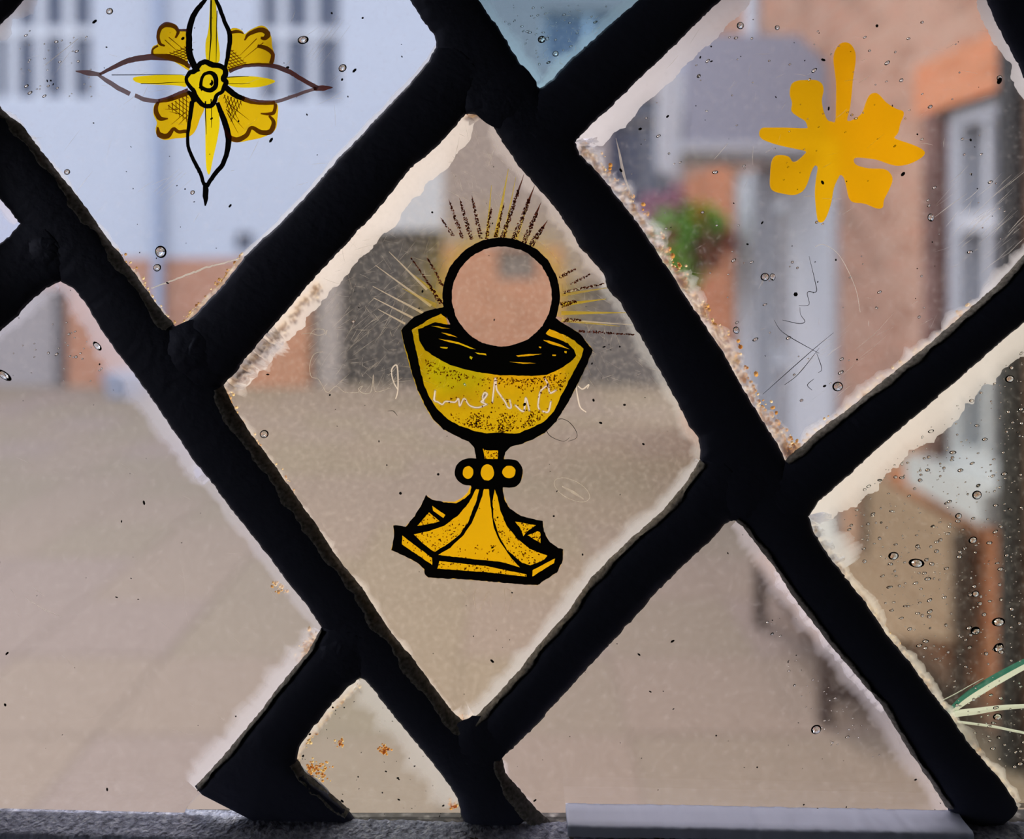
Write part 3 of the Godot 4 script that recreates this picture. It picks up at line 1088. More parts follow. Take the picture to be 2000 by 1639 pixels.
func sill():
	# putty ledge and timber under the panes
	var st := start()
	st.set_smooth_group(0)
	var rows := []
	var zs := [-0.004, -0.0005, 0.0005, 0.0015, 0.0025, 0.0035, 0.0045, 0.0055, 0.0065, 0.0075, 0.0082, 0.0087, 0.0092, 0.0098, 0.0108, 0.0125]
	for i in 481:
		var px := -160.0 + 2320.0 * i / 480
		var base := lerpf(1580, 1602, clampf(px / 900.0, 0, 1))
		var y0 := at(px, base, 0).y
		var row := []
		for z in zs:
			var wave := 0.0006 * na.get_noise_2d(px, 300)
			var zz: float = z + (wave if z > 0.002 else 0.0)
			var y: float = y0 + 0.00035 * na.get_noise_2d(px * 1.2, z * 90000.0) + 0.0002 * nb.get_noise_2d(px, z * 60000.0) - z * 0.06
			if z > 0.008 and z < 0.0095:
				y -= 0.002 * (0.6 + 0.8 * absf(na.get_noise_2d(px * 0.6, 77)))
			if z < 0.0:
				y = y0 - 0.0016
			row.append(Vector3((px - 1000.0) * K * D, y, zz))
		row.append(Vector3((px - 1000.0) * K * D, y0 - 0.02, 0.0127))
		rows.append(row)
	for i in 480:
		for k in zs.size():
			quad_s(st, rows[i][k], rows[i + 1][k], rows[i + 1][k + 1], rows[i][k + 1], Vector3(0, 1, 0.3))
	st.generate_normals()
	struct("trim_2", st, M.sill)
	# grey glazing strip at the right
	var t := thing("glazing_strip", "short grey glazing strip lying on the sill under the lower right pane", "strip", at(1480, 1620))
	st = start()
	st.set_smooth_group(0)
	rows = []
	for i in 121:
		var px := lerpf(1105, 1868, i / 120.0)
		var yt := at(px, lerpf(1569, 1583, i / 120.0), 0).y
		var row := []
		for q in [[-0.0015, -0.002], [-0.0012, -0.0004], [0.0006, 0.0], [0.0026, -0.0002], [0.005, -0.0003], [0.0068, -0.0003], [0.0073, -0.0006], [0.0074, -0.0012], [0.0072, -0.0026]]:
			var f := 0.00022 * nb.get_noise_2d(px * 1.4, q[0] * 50000.0) * smoothstep(1250, 1800, px) + 0.00012 * na.get_noise_2d(px, 50)
			row.append(Vector3((px - 1000.0) * K * D, yt + q[1] + f, q[0] + 0.0003 * na.get_noise_2d(px, 900)))
		rows.append(row)
	for i in 120:
		for k in 8:
			quad_s(st, rows[i][k], rows[i + 1][k], rows[i + 1][k + 1], rows[i][k + 1], Vector3(0, 1, 0.4))
	for k in range(1, 8):
		tri_s(st, rows[0][0], rows[0][k], rows[0][k + 1], Vector3(-1, 0, 0))
	st.generate_normals()
	obj("strip", st, M.bead, t)


# ------------------------------------------------------------------ the glass
func pane(label: String, outline: Array, tint: Color, grime: String, group := "") -> Node3D:
	var o := P(outline)
	var b := bounds(o)
	var t := thing("glass_pane", label, "glass pane", at(b.get_center().x, minf(b.end.y, 1600)), group)
	var big: PackedVector2Array = Geometry2D.offset_polygon(o, 16.0)[0]
	var st := start()
	prism(st, big, [], -GLASS, 0.0)
	obj("glass", st, glass(tint), t)
	if grime:
		st = start()
		for q in Geometry2D.offset_polygon(o, 14.0):
			var tr := Geometry2D.triangulate_polygon(q)
			for i in range(0, tr.size(), 3):
				var v := []
				for k in 3:
					v.append(q[tr[i + k]])
				st.set_color(Color.WHITE)
				tri(st, at(v[0].x, v[0].y, -GLASS - 0.00008), at(v[1].x, v[1].y, -GLASS - 0.00008), at(v[2].x, v[2].y, -GLASS - 0.00008), Vector3(0, 0, 1), v[0], v[1], v[2])
		obj("dust_film", st, M[grime], t)
	return t


func band(st: SurfaceTool, edge: Array, inward: Vector2, w: float, a0: float, a1: float, tone := Color.WHITE, amp := 0.5):
	# putty or dirt along an edge of the pane, on its outer face; it thins towards the middle of the pane
	var p := rough(smooth(dense(P(edge), false, 26.0), false, 3), 0.8, false, 4.0)
	var z := -GLASS - 0.00015
	var rows := []
	var s := 0.0
	for i in p.size():
		var d := (p[mini(i + 7, p.size() - 1)] - p[maxi(i - 7, 0)]).normalized()
		var n := Vector2(d.y, -d.x)
		if n.dot(inward) < 0:
			n = -n
		var ends := smoothstep(0.0, 0.06, float(i) / p.size()) * smoothstep(1.0, 0.94, float(i) / p.size())
		var wd := w * (1.0 + amp * (1.2 * na.get_noise_2d(p[i].x * 0.4, p[i].y * 0.4) + 0.25 * nb.get_noise_2d(p[i].x * 0.5, p[i].y * 0.5))) * (0.5 + 0.5 * ends)
		rows.append([p[i] - n * 14.0, p[i] + n * wd * 0.45, p[i] + n * wd * 0.75, p[i] + n * wd])
	var al := [a0, lerpf(a1, a0, 0.75), lerpf(a1, a0, 0.35), a1]
	for i in p.size() - 1:
		for k in 3:
			for t in [[[i, k], [i + 1, k], [i + 1, k + 1]], [[i, k], [i + 1, k + 1], [i, k + 1]]]:
				var v := []
				for j in t:
					v.append([at(rows[j[0]][j[1]].x, rows[j[0]][j[1]].y, z), Color(tone.r, tone.g, tone.b, al[j[1]])])
				shaded(st, v)


func shaded(st: SurfaceTool, v: Array):
	# a triangle that faces the room, with a colour at each corner
	if (v[1][0] - v[0][0]).cross(v[2][0] - v[0][0]).z > 0.0:
		v = [v[0], v[2], v[1]]
	for q in v:
		st.set_normal(Vector3(0, 0, 1))
		st.set_color(q[1])
		st.add_vertex(q[0])


func crumbs(st: SurfaceTool, edge: Array, inward: Vector2, w: float, n: int, tones: Array, r := 3.0):
	# grains of mortar stuck to the outer face along an edge
	var p := dense(P(edge), false, 3.0)
	for i in n:
		var q := p[rng.randi() % p.size()] + inward.normalized() * absf(rng.randfn()) * w * 0.6
		var c: Color = tones[rng.randi() % tones.size()]
		st.set_color(c)
		dot(st, q, r * rng.randf_range(0.4, 1.3), -GLASS - 0.0009, 6, rng.randf_range(0.7, 1.5), rng.randf() * PI)


func scratches(st: SurfaceTool, region: Rect2, n: int, lo: float, hi: float, angle: float, spread: float, a := 0.5):
	for i in n:
		var c := Vector2(rng.randf_range(region.position.x, region.end.x), rng.randf_range(region.position.y, region.end.y))
		var l := rng.randf_range(lo, hi)
		var d := Vector2.from_angle(angle + rng.randfn() * spread)
		st.set_color(Color(1, 1, 1, a * rng.randf_range(0.3, 1.0)))
		ribbon(st, PackedVector2Array([c - d * l * 0.5, c + Vector2(d.y, -d.x) * l * rng.randf_range(-0.04, 0.04), c + d * l * 0.5]), [0.4, rng.randf_range(0.9, 1.8), 0.4], 0.00002, 0.00003)


func specks(st: SurfaceTool, region: PackedVector2Array, n: int, lo: float, hi: float, z := 0.00004):
	var b := bounds(region)
	var k := 0
	var tries := 0
	while k < n and tries < n * 20:
		tries += 1
		var c := Vector2(rng.randf_range(b.position.x, b.end.x), rng.randf_range(b.position.y, b.end.y))
		if Geometry2D.is_point_in_polygon(c, region):
			dot(st, c, lerpf(lo, hi, pow(rng.randf(), 3.0)), z, 6, rng.randf_range(0.8, 2.2), rng.randf() * PI)
			k += 1


func bubble(st: SurfaceTool, c: Vector2, r: float, stretch := 1.0, lean := 0.0, h := 0.3):
	# a seed in the glass that stands out as a small lens on its room face
	var m := K * D
	var o := at(c.x, c.y, 0.00003)
	var rows := []
	for i in 5:
		var f := i / 4.0
		var row := []
		for k in 14:
			var a := TAU * k / 14
			row.append(o + Vector3(cos(a) * stretch * f, sin(a) * f, 0).rotated(Vector3(0, 0, 1), lean) * r * m + Vector3(0, 0, r * m * h * pow(1.0 - f * f, 2.0)))
		rows.append(row)
	for i in 4:
		for k in 14:
			quad_s(st, rows[i][k], rows[i + 1][k], rows[i + 1][(k + 1) % 14], rows[i][(k + 1) % 14], Vector3(0, 0, 1))
	for k in 14:
		tri_s(st, o, rows[4][k], rows[4][(k + 1) % 14], Vector3(0, 0, -1))


func bubbles(t: Node, list: Array, region = null, n := 0, lo := 1.5, hi := 4.0, lean := 0.4):
	var st := start()
	st.set_smooth_group(0)
	for b in list:
		bubble(st, Vector2(b[0], b[1]), b[2] * 0.8, b[3] if b.size() > 3 else 1.2, b[4] if b.size() > 4 else 0.3)
	if region != null:
		var bb := bounds(region)
		var k := 0
		while k < n:
			var c := Vector2(rng.randf_range(bb.position.x, bb.end.x), rng.randf_range(bb.position.y, bb.end.y))
			if Geometry2D.is_point_in_polygon(c, region):
				bubble(st, c, lerpf(lo, hi, pow(rng.randf(), 3.0)), rng.randf_range(1.0, 2.2), lean + rng.randfn() * 0.15)
				k += 1
	st.generate_normals()
	stuff(obj("bubbles", st, glass(Color(0.97, 0.98, 0.97)), t))


func panes():
	var tan := [Color(0.95, 0.90, 0.78), Color(0.80, 0.66, 0.45), Color(0.98, 0.96, 0.9), Color(0.62, 0.42, 0.2)]
	flower_pane(tan)
	top_pane()
	chalice_pane(tan)
	star_pane(tan)
	# lower left
	var out := E_E_UL + E_E_R + E_E_LR + [335, 1602, -145, 1602]
	var t := pane("large clear pane at lower left, pale dirt along its right edge, no painting", out, Color(0.97, 0.96, 0.97), "dust")
	var st := start()
	band(st, E_E_R.slice(0, 20), Vector2(-1, 0.6), 34, 0.5, 0.0, Color(0.86, 0.9, 1.0))
	band(st, E_E_R.slice(16), Vector2(-1, 0.6), 18, 0.35, 0.0, Color(0.9, 0.93, 1.0))
	band(st, E_E_LR.slice(0, 12), Vector2(-1, -0.8), 40, 0.62, 0.0, Color(0.95, 0.96, 0.97), 0.5)
	band(st, E_E_UL, Vector2(0.6, 1), 26, 0.45, 0.0, Color(0.86, 0.9, 1.0))
	obj("putty_smear", st, M.smear, t)
	st = start()
	crumbs(st, [590, 1290, 612, 1262, 625, 1236], Vector2(-1, -0.6), 18, 60, tan)
	crumbs(st, [545, 1130, 565, 1150], Vector2(-1, 0.5), 12, 20, tan)
	stuff(obj("mortar_crumbs", st, M.crumb, t))
	st = start()
	specks(st, P(out), 45, 0.6, 2.6)
	stuff(obj("dirt_specks", st, M.speck, t))
	st = start()
	scratches(st, Rect2(20, 900, 520, 600), 26, 10, 45, 0.5, 0.3, 0.35)
	ribbon(st, smooth(P([350, 1090, 360, 1130, 362, 1190, 372, 1225]), false), [0.5, 1.5, 0.5], 0.00002, 0.00003)
	st.set_color(Color(1, 1, 1, 0.5))
	ribbon(st, smooth(P([50, 1168, 85, 1190, 120, 1205]), false), [0.6, 2.2, 0.6], 0.00002, 0.00003)
	stuff(obj("scratches", st, M.scratch, t))
	bubbles(t, [[8, 733, 9, 2.4, -0.6], [190, 676, 7, 2.0, -0.8]], P([10, 680, 120, 620, 230, 720, 180, 760, 60, 740]), 30, 1.2, 3.0)
	# small triangle
	out = E_F_L + E_F_LL + [700, 1604, 880, 1604] + rev(E_F_R)
	t = pane("small three-sided clear pane above the sill, spotted with orange rust", out, Color(0.96, 0.96, 0.93), "dust")
	st = start()
	band(st, E_F_R, Vector2(-1, 0.7), 40, 0.4, 0.0, Color(0.97, 0.98, 0.98), 0.6)
	band(st, E_F_L, Vector2(1, 0.7), 12, 0.8, 0.3, Color(0.95, 0.92, 0.85), 0.8)
	band(st, E_F_LL, Vector2(0.6, -1), 14, 0.6, 0.0, Color(0.9, 0.95, 0.93), 0.8)
	obj("putty_smear", st, M.smear, t)
	st = start()
	var rust := [Color(0.85, 0.55, 0.25), Color(0.7, 0.4, 0.15), Color(0.95, 0.85, 0.6)]
	for c in [[626, 1500, 22, 70], [752, 1458, 12, 45], [666, 1446, 9, 25], [610, 1494, 14, 30], [885, 1567, 9, 30]]:
		for i in c[3]:
			st.set_color(rust[rng.randi() % 3])
			dot(st, Vector2(c[0] + rng.randfn() * c[2] * 0.45, c[1] + rng.randfn() * c[2] * 0.45), rng.randf_range(0.8, 3.2), -GLASS - 0.0006)
	crumbs(st, E_F_L, Vector2(1, 0.7), 8, 150, [Color(0.75, 0.6, 0.4), Color(0.55, 0.35, 0.18), Color(0.9, 0.85, 0.72)], 2.6)
	stuff(obj("rust_spots", st, M.crumb, t))
	st = start()
	specks(st, P(out), 45, 0.6, 2.3)
	stuff(obj("dirt_specks", st, M.speck, t))
	# lower right triangle
	out = rev(E_G_LL) + E_G_L + E_G_R + [1856, 1606, 1105, 1632]
	t = pane("large clear triangular pane right of the chalice pane's foot, above the glazing strip", out, Color(0.98, 0.96, 0.97), "dust")
	st = start()
	band(st, E_G_R, Vector2(-1, 0.6), 34, 0.36, 0.0, Color(0.97, 0.95, 0.98), 0.6)
	band(st, E_G_R.slice(6, 16), Vector2(-1, 0.6), 13, 0.6, 0.2, Color(0.98, 0.97, 0.95), 1.0)
	band(st, E_G_LL, Vector2(1, -0.6), 14, 0.5, 0.0, Color(0.95, 0.93, 0.95))
	obj("putty_smear", st, M.smear, t)
	st = start()
	specks(st, P(out), 45, 0.6, 2.3)
	stuff(obj("dirt_specks", st, M.speck, t))
	bubbles(t, [[1594, 1425, 11, 1.2, 0.5]], P([1480, 1180, 1760, 1500, 1600, 1450]), 50, 1.0, 2.2)
	# right, with many seeds
	out = E_H_UL + [2145, 1562] + rev(E_H_LL)
	t = pane("greenish pane full of seed bubbles at lower right, grass blades behind it", out, Color(0.96, 0.95, 0.89), "dust")
	st = start()
	band(st, E_H_UL, Vector2(0.7, 1), 46, 0.92, 0.6, Color(0.97, 0.93, 0.9), 0.35)
	band(st, E_H_LL, Vector2(1, -0.7), 14, 0.8, 0.2, Color(0.95, 0.92, 0.84), 0.9)
	band(st, [1590, 1000, 1600, 1040, 1640, 1110], Vector2(1, -0.4), 34, 0.75, 0.1, Color(0.93, 0.97, 1.0), 1.0)
	obj("putty_smear", st, M.smear, t)
	st = start()
	crumbs(st, E_H_LL, Vector2(1, -0.7), 6, 170, tan, 2.6)
	stuff(obj("mortar_crumbs", st, M.crumb, t))
	bubbles(t, [[1908, 967, 11, 1.1, 0.3], [1905, 1160, 8, 1.2, 0.2], [1972, 740, 9, 1.3, 0.2], [1745, 1086, 10, 1.3, 0.1], [1790, 1100, 11, 1.8, -0.1], [1905, 1232, 10, 1.2, 0.3], [1950, 1265, 10, 1.4, 0.6], [1950, 1215, 11, 1.5, 0.1], [1948, 1400, 8, 1.4, 0.2], [1872, 1008, 7, 1.2, 0.2], [1900, 1055, 8, 1.4, 0.4]], P([1640, 1000, 1800, 850, 2000, 680, 2000, 1540, 1900, 1430, 1740, 1200]), 620, 0.8, 3.6, 0.2)
	# left corner
	out = E_I_U + E_I_L
	t = pane("small corner of a pale pane at the left edge between two lead bars", out, Color(0.95, 0.95, 1.0), "haze")
	st = start()
	band(st, E_I_U, Vector2(-0.7, 1), 12, 0.7, 0.1)
	obj("putty_smear", st, M.smear, t)


func flower_pane(tan: Array):
	var out := E_A_LEFT + E_A_RIGHT + E_A_TOP + E_A_CORNER.slice(0, 8)
	var t := pane("clear pane at upper left painted with a yellow four-petalled flower outlined in brown", out, Color(0.96, 0.97, 1.0), "dust")
	var st := start()
	band(st, E_A_LEFT, Vector2(1, -0.7), 10, 0.7, 0.2, Color(0.95, 0.93, 0.86), 0.8)
	band(st, E_A_RIGHT, Vector2(-1, -0.8), 6, 0.6, 0.1, Color(0.97, 0.94, 0.84), 0.6)
	band(st, E_A_CORNER, Vector2(1, 0.8), 26, 0.85, 0.3, Color(0.95, 0.93, 0.9), 0.8)
	obj("putty_smear", st, M.smear, t)
	st = start()
	crumbs(st, E_A_LEFT.slice(12), Vector2(1, -0.7), 8, 170, tan, 2.4)
	crumbs(st, E_A_RIGHT.slice(0, 8), Vector2(-1, -0.8), 8, 140, tan, 2.4)
	stuff(obj("mortar_crumbs", st, M.crumb, t))
	st = start()
	specks(st, P([60, 200, 340, 610, 800, 110, 780, 20, 90, 20]), 55, 0.8, 3.2)
	stuff(obj("dirt_specks", st, M.speck, t))
	st = start()
	scratches(st, Rect2(60, 30, 640, 440), 60, 8, 60, -0.7, 0.5, 0.5)
	for s in [[0, 0, 1.4], [6, 5, 1.2], [13, 8, 1.2], [24, 20, 0.9]]:
		st.set_color(Color(1, 1, 1, 0.5))
		ribbon(st, P([300 + s[0], 375 + s[1], 350 + s[0], 330 + s[1]]), [0.6, s[2] * 2.2, 0.6], 0.00002, 0.00003)
		ribbon(st, P([600 + s[0], 110 + s[1], 660 + s[0], 30 + s[1]]), [0.6, s[2] * 2.4, 0.6], 0.00002, 0.00003)
	st.set_color(Color(1, 1, 0.95, 0.9))
	brush(st, P([295, 563, 340, 547, 400, 524, 470, 505]), [2.0, 4.0, 2.0], 0.00002, 0.00003, 1.5)
	ribbon(st, P([87, 128, 152, 76]), [1.0, 2.2, 1.0], 0.00002, 0.00003)
	stuff(obj("scratches", st, M.scratch, t))
	bubbles(t, [[214, 22, 8, 1.1], [131, 336, 7, 1.1], [314, 492, 14, 1.1, -1.2], [307, 523, 9, 1.1, 0.5], [669, 133, 9, 1.2, 0.7], [592, 78, 10, 1.4, 0.2], [376, 376, 5, 1.2, 0.6]], P([30, 60, 180, 60, 180, 190, 40, 190]), 40, 1.2, 3.0)
	# the painted flower
	var s := 3.846
	st = start()
	for q in [[[860, 240, 800, 230, 790, 190, 740, 175, 690, 185, 650, 220, 640, 280, 645, 330, 610, 350, 600, 400, 650, 430, 760, 460, 830, 500, 885, 530, 870, 450, 862, 340], 0], [[1190, 230, 1230, 210, 1280, 230, 1300, 255, 1340, 225, 1420, 192, 1470, 215, 1500, 280, 1507, 350, 1525, 420, 1500, 485, 1350, 485, 1230, 510, 1160, 545, 1160, 450, 1190, 350], 0], [[620, 790, 615, 860, 640, 920, 630, 970, 645, 1025, 700, 1052, 780, 1040, 870, 1030, 925, 990, 965, 890, 995, 800, 900, 740, 870, 690, 760, 730, 660, 760], 0], [[1095, 790, 1140, 940, 1180, 1045, 1240, 1070, 1330, 1055, 1440, 1030, 1525, 980, 1545, 900, 1538, 770, 1400, 770, 1270, 725, 1170, 670, 1110, 720], 0]]:
		prism(st, smooth(Z(q[0], 140, 0, s), true, 4), [], STAIN, STAIN)
	var fl := obj("painted_flower", st, M.amber, t)
	fl.set_meta("label", "yellow and brown painted flower")
	st = start()
	prism(st, smooth(Z([1050, -150, 1078, -150, 1092, 200, 1112, 455, 1020, 465, 1005, 330, 1030, 200], 140, 0, s), true, 4), [], STAIN, STAIN)
	prism(st, smooth(Z([1010, 800, 1090, 795, 1112, 900, 1100, 1020, 1060, 1200, 1035, 1310, 1010, 1250, 1004, 1000], 140, 0, s), true, 4), [], STAIN, STAIN)
	prism(st, smooth(Z([460, 590, 520, 572, 700, 562, 850, 570, 860, 650, 780, 642, 520, 627], 140, 0, s), true, 4), [], STAIN, STAIN)
	prism(st, smooth(Z([1170, 580, 1300, 572, 1420, 580, 1530, 610, 1420, 652, 1250, 657, 1170, 632], 140, 0, s), true, 4), [], STAIN, STAIN)
	prism(st, smooth(Z([905, 545, 868, 565, 860, 600, 880, 645, 905, 670, 925, 720, 955, 765, 1000, 795, 1050, 790, 1085, 750, 1115, 700, 1145, 660, 1160, 620, 1150, 575, 1145, 530, 1115, 495, 1060, 485, 1010, 468, 960, 490], 140, 0, s), true, 3), [], STAIN, STAIN)
	obj("yellow_heart", st, M.yellow, fl)
	var z0 := 0.00013
	var z1 := 0.0002
	st = start()
	for q in [[[1035, -60, 1000, 0, 925, 100, 888, 200, 880, 300, 884, 400, 908, 470, 945, 540], [20, 36, 44, 46, 50, 46]], [[1060, -60, 1085, 0, 1118, 80, 1160, 190, 1187, 260, 1184, 340, 1168, 440, 1155, 510], [20, 30, 30, 36, 34, 24]], [[905, 760, 890, 870, 878, 960, 870, 1060, 890, 1150, 930, 1230, 965, 1300, 995, 1390], [36, 30, 24, 26, 30, 26]], [[1095, 770, 1135, 880, 1162, 960, 1178, 1060, 1165, 1150, 1130, 1240, 1080, 1300, 1015, 1400], [30, 44, 46, 36, 34, 30]], [[1003, 1370, 1006, 1440, 1003, 1545], [30, 44, 40, 10]], [[920, 535, 890, 545, 865, 575, 862, 610, 885, 650, 915, 680, 930, 725, 960, 765, 1000, 795, 1045, 795, 1075, 760, 1090, 715, 1130, 690, 1145, 650, 1160, 620, 1140, 590, 1155, 560, 1150, 520, 1115, 495, 1060, 488, 1010, 465, 965, 480, 935, 520, 915, 535], [38, 26, 30, 40, 34, 36, 26, 34, 44, 36, 44, 36, 40]], [[985, 680, 970, 640, 975, 590, 1000, 555, 1040, 545, 1075, 570, 1085, 620, 1070, 660, 1030, 680, 985, 665, 960, 650], [26, 24, 22, 26, 38, 34, 36, 30, 26]], [[1040, 640, 1055, 620, 1050, 600], [26, 20, 8]], [[1160, 660, 1230, 715, 1300, 745], [44, 44, 34]], [[870, 685, 905, 720, 915, 770], [26, 40, 34]]]:
		brush(st, Z(q[0], 140, 0, s), q[1].map(func(x): return x / s), z0, z1, 0.8)
	for q in [[1047, 0, 1045, 200, 1045, 300, 1030, 470, 11], [1092, 80, 1088, 200, 1086, 330, 1084, 470, 6], [300, 563, 500, 562, 700, 561, 850, 562, 5], [520, 628, 640, 626, 750, 620, 850, 618, 5], [1170, 580, 1220, 577, 1280, 574, 1330, 575, 6], [1170, 628, 1250, 628, 1290, 628, 1340, 626, 4], [1005, 790, 1005, 860, 1008, 920, 1010, 1010, 7], [1050, 790, 1050, 850, 1050, 900, 1048, 960, 5], [1005, 760, 1005, 775, 1006, 785, 1007, 800, 10], [1046, 745, 1047, 760, 1048, 770, 1050, 790, 8]]:
		ribbon(st, smooth(Z(q.slice(0, 8), 140, 0, s), false), [q[8] / s, q[8] / s, q[8] * 0.4 / s], z0, z1)
	obj("dark_outline", st, M.paint, fl)
	st = start()
	for q in [[[210, 560, 300, 512, 420, 458, 540, 432, 640, 428, 750, 435, 830, 462, 890, 505], [20, 30, 38, 44, 46, 50, 44, 30]], [[720, 745, 800, 718, 875, 685], [40, 50, 52]], [[650, 760, 720, 745, 760, 730], [30, 38, 44]], [[1180, 535, 1250, 508, 1350, 488, 1450, 490, 1540, 503, 1640, 542, 1740, 602, 1850, 662], [34, 26, 28, 30, 38, 34, 32, 36]], [[1280, 735, 1350, 762, 1450, 772, 1530, 768], [38, 38, 36, 32]], [[1815, 665, 1890, 662, 1960, 658], [30, 44, 8]], [[780, 285, 800, 240, 770, 200, 710, 185, 665, 212, 648, 270, 662, 325, 700, 345], [14, 26, 34, 40, 30, 26, 26, 14]], [[648, 345, 608, 370, 605, 412], [16, 14, 22]], [[800, 228, 872, 224], [16, 22]], [[1190, 245, 1250, 238, 1292, 252], [22, 26, 8]], [[1298, 302, 1340, 252, 1420, 225, 1472, 252, 1452, 288, 1420, 285], [10, 28, 34, 38, 44, 18]], [[1395, 345, 1460, 362, 1512, 410, 1498, 478], [24, 34, 30, 32]], [[648, 765, 632, 830, 664, 888, 722, 890], [22, 34, 38, 10]], [[645, 955, 660, 1010, 722, 1022, 762, 968, 800, 990, 872, 985], [14, 42, 40, 26, 26, 28]], [[1532, 782, 1512, 848, 1418, 855], [26, 28, 10]], [[1480, 868, 1518, 920, 1490, 990, 1420, 992, 1352, 960, 1310, 1020, 1240, 1050, 1180, 1022, 1150, 960], [16, 34, 40, 36, 28, 34, 40, 34, 20]]]:
		brush(st, Z(q[0], 140, 0, s), q[1].map(func(x): return x / s), z1 + 0.00003, z1 + 0.00003, 0.8)
	# cross-hatching in the four corners
	for q in [[870, 340, 875, 480, 690, 412], [1200, 360, 1168, 525, 1325, 480], [705, 800, 880, 705, 880, 930], [1130, 705, 1290, 765, 1200, 940]]:
		var tri3 := Z(q, 140, 0, s)
		for k in 6:
			var f := 0.15 + 0.15 * k
			ribbon(st, PackedVector2Array([tri3[0].lerp(tri3[1], f), tri3[0].lerp(tri3[2], f)]), [1.6, 1.4], z1 + 0.00003, z1 + 0.00003)
			ribbon(st, PackedVector2Array([tri3[1].lerp(tri3[0], f), tri3[1].lerp(tri3[2], f)]), [1.6, 1.2], z1 + 0.00003, z1 + 0.00003)
	for q in [[1190, 790, 1330, 900], [1170, 760, 1260, 910], [1160, 820, 1290, 965], [1170, 850, 1250, 1000], [800, 820, 700, 820], [820, 860, 735, 838], [860, 840, 750, 935], [870, 870, 800, 940], [700, 300, 800, 390], [730, 280, 850, 380], [1390, 290, 1260, 420], [1440, 320, 1290, 440]]:
		ribbon(st, Z(q, 140, 0, s), [1.8, 0.6], z1 + 0.00003, z1 + 0.00003)
	obj("brown_shading", st, M.umber, fl)
	st = start()
	for q in [[[30, 535, 110, 545, 215, 560], [6, 44, 26]], [[200, 565, 270, 610, 350, 662, 440, 706], [22, 34, 36, 34]], [[475, 718, 560, 750, 660, 762], [30, 34, 30]], [[1525, 768, 1640, 732, 1750, 692, 1840, 662], [26, 26, 24, 24]]]:
		st = start()
		brush(st, Z(q[0], 140, 0, s), q[1].map(func(x): return x / s), z1, z1, 0.8)
		obj("worn_line", st, M.sepia, fl)


func top_pane():
	var t := pane("bluish hazy pane at the top centre, only its lower point in view", E_B_LEFT + E_B_RIGHT.slice(2), Color(0.74, 0.90, 1.0), "haze")
	var st := start()
	band(st, E_B_LEFT, Vector2(1, -0.6), 24, 0.7, 0.0, Color(0.92, 0.96, 0.92))
	band(st, E_B_RIGHT, Vector2(-1, -0.8), 24, 0.7, 0.0, Color(0.95, 0.97, 0.90))
	obj("putty_smear", st, M.smear, t)
	st = start()
	scratches(st, Rect2(1060, 20, 110, 110), 50, 4, 14, -0.6, 1.2, 0.8)
	stuff(obj("scratches", st, M.scratch, t))
	bubbles(t, [[1058, 77, 9, 1.1], [1085, 105, 7, 1.1]], P([960, 10, 1200, 10, 1060, 150]), 60, 0.9, 2.4)


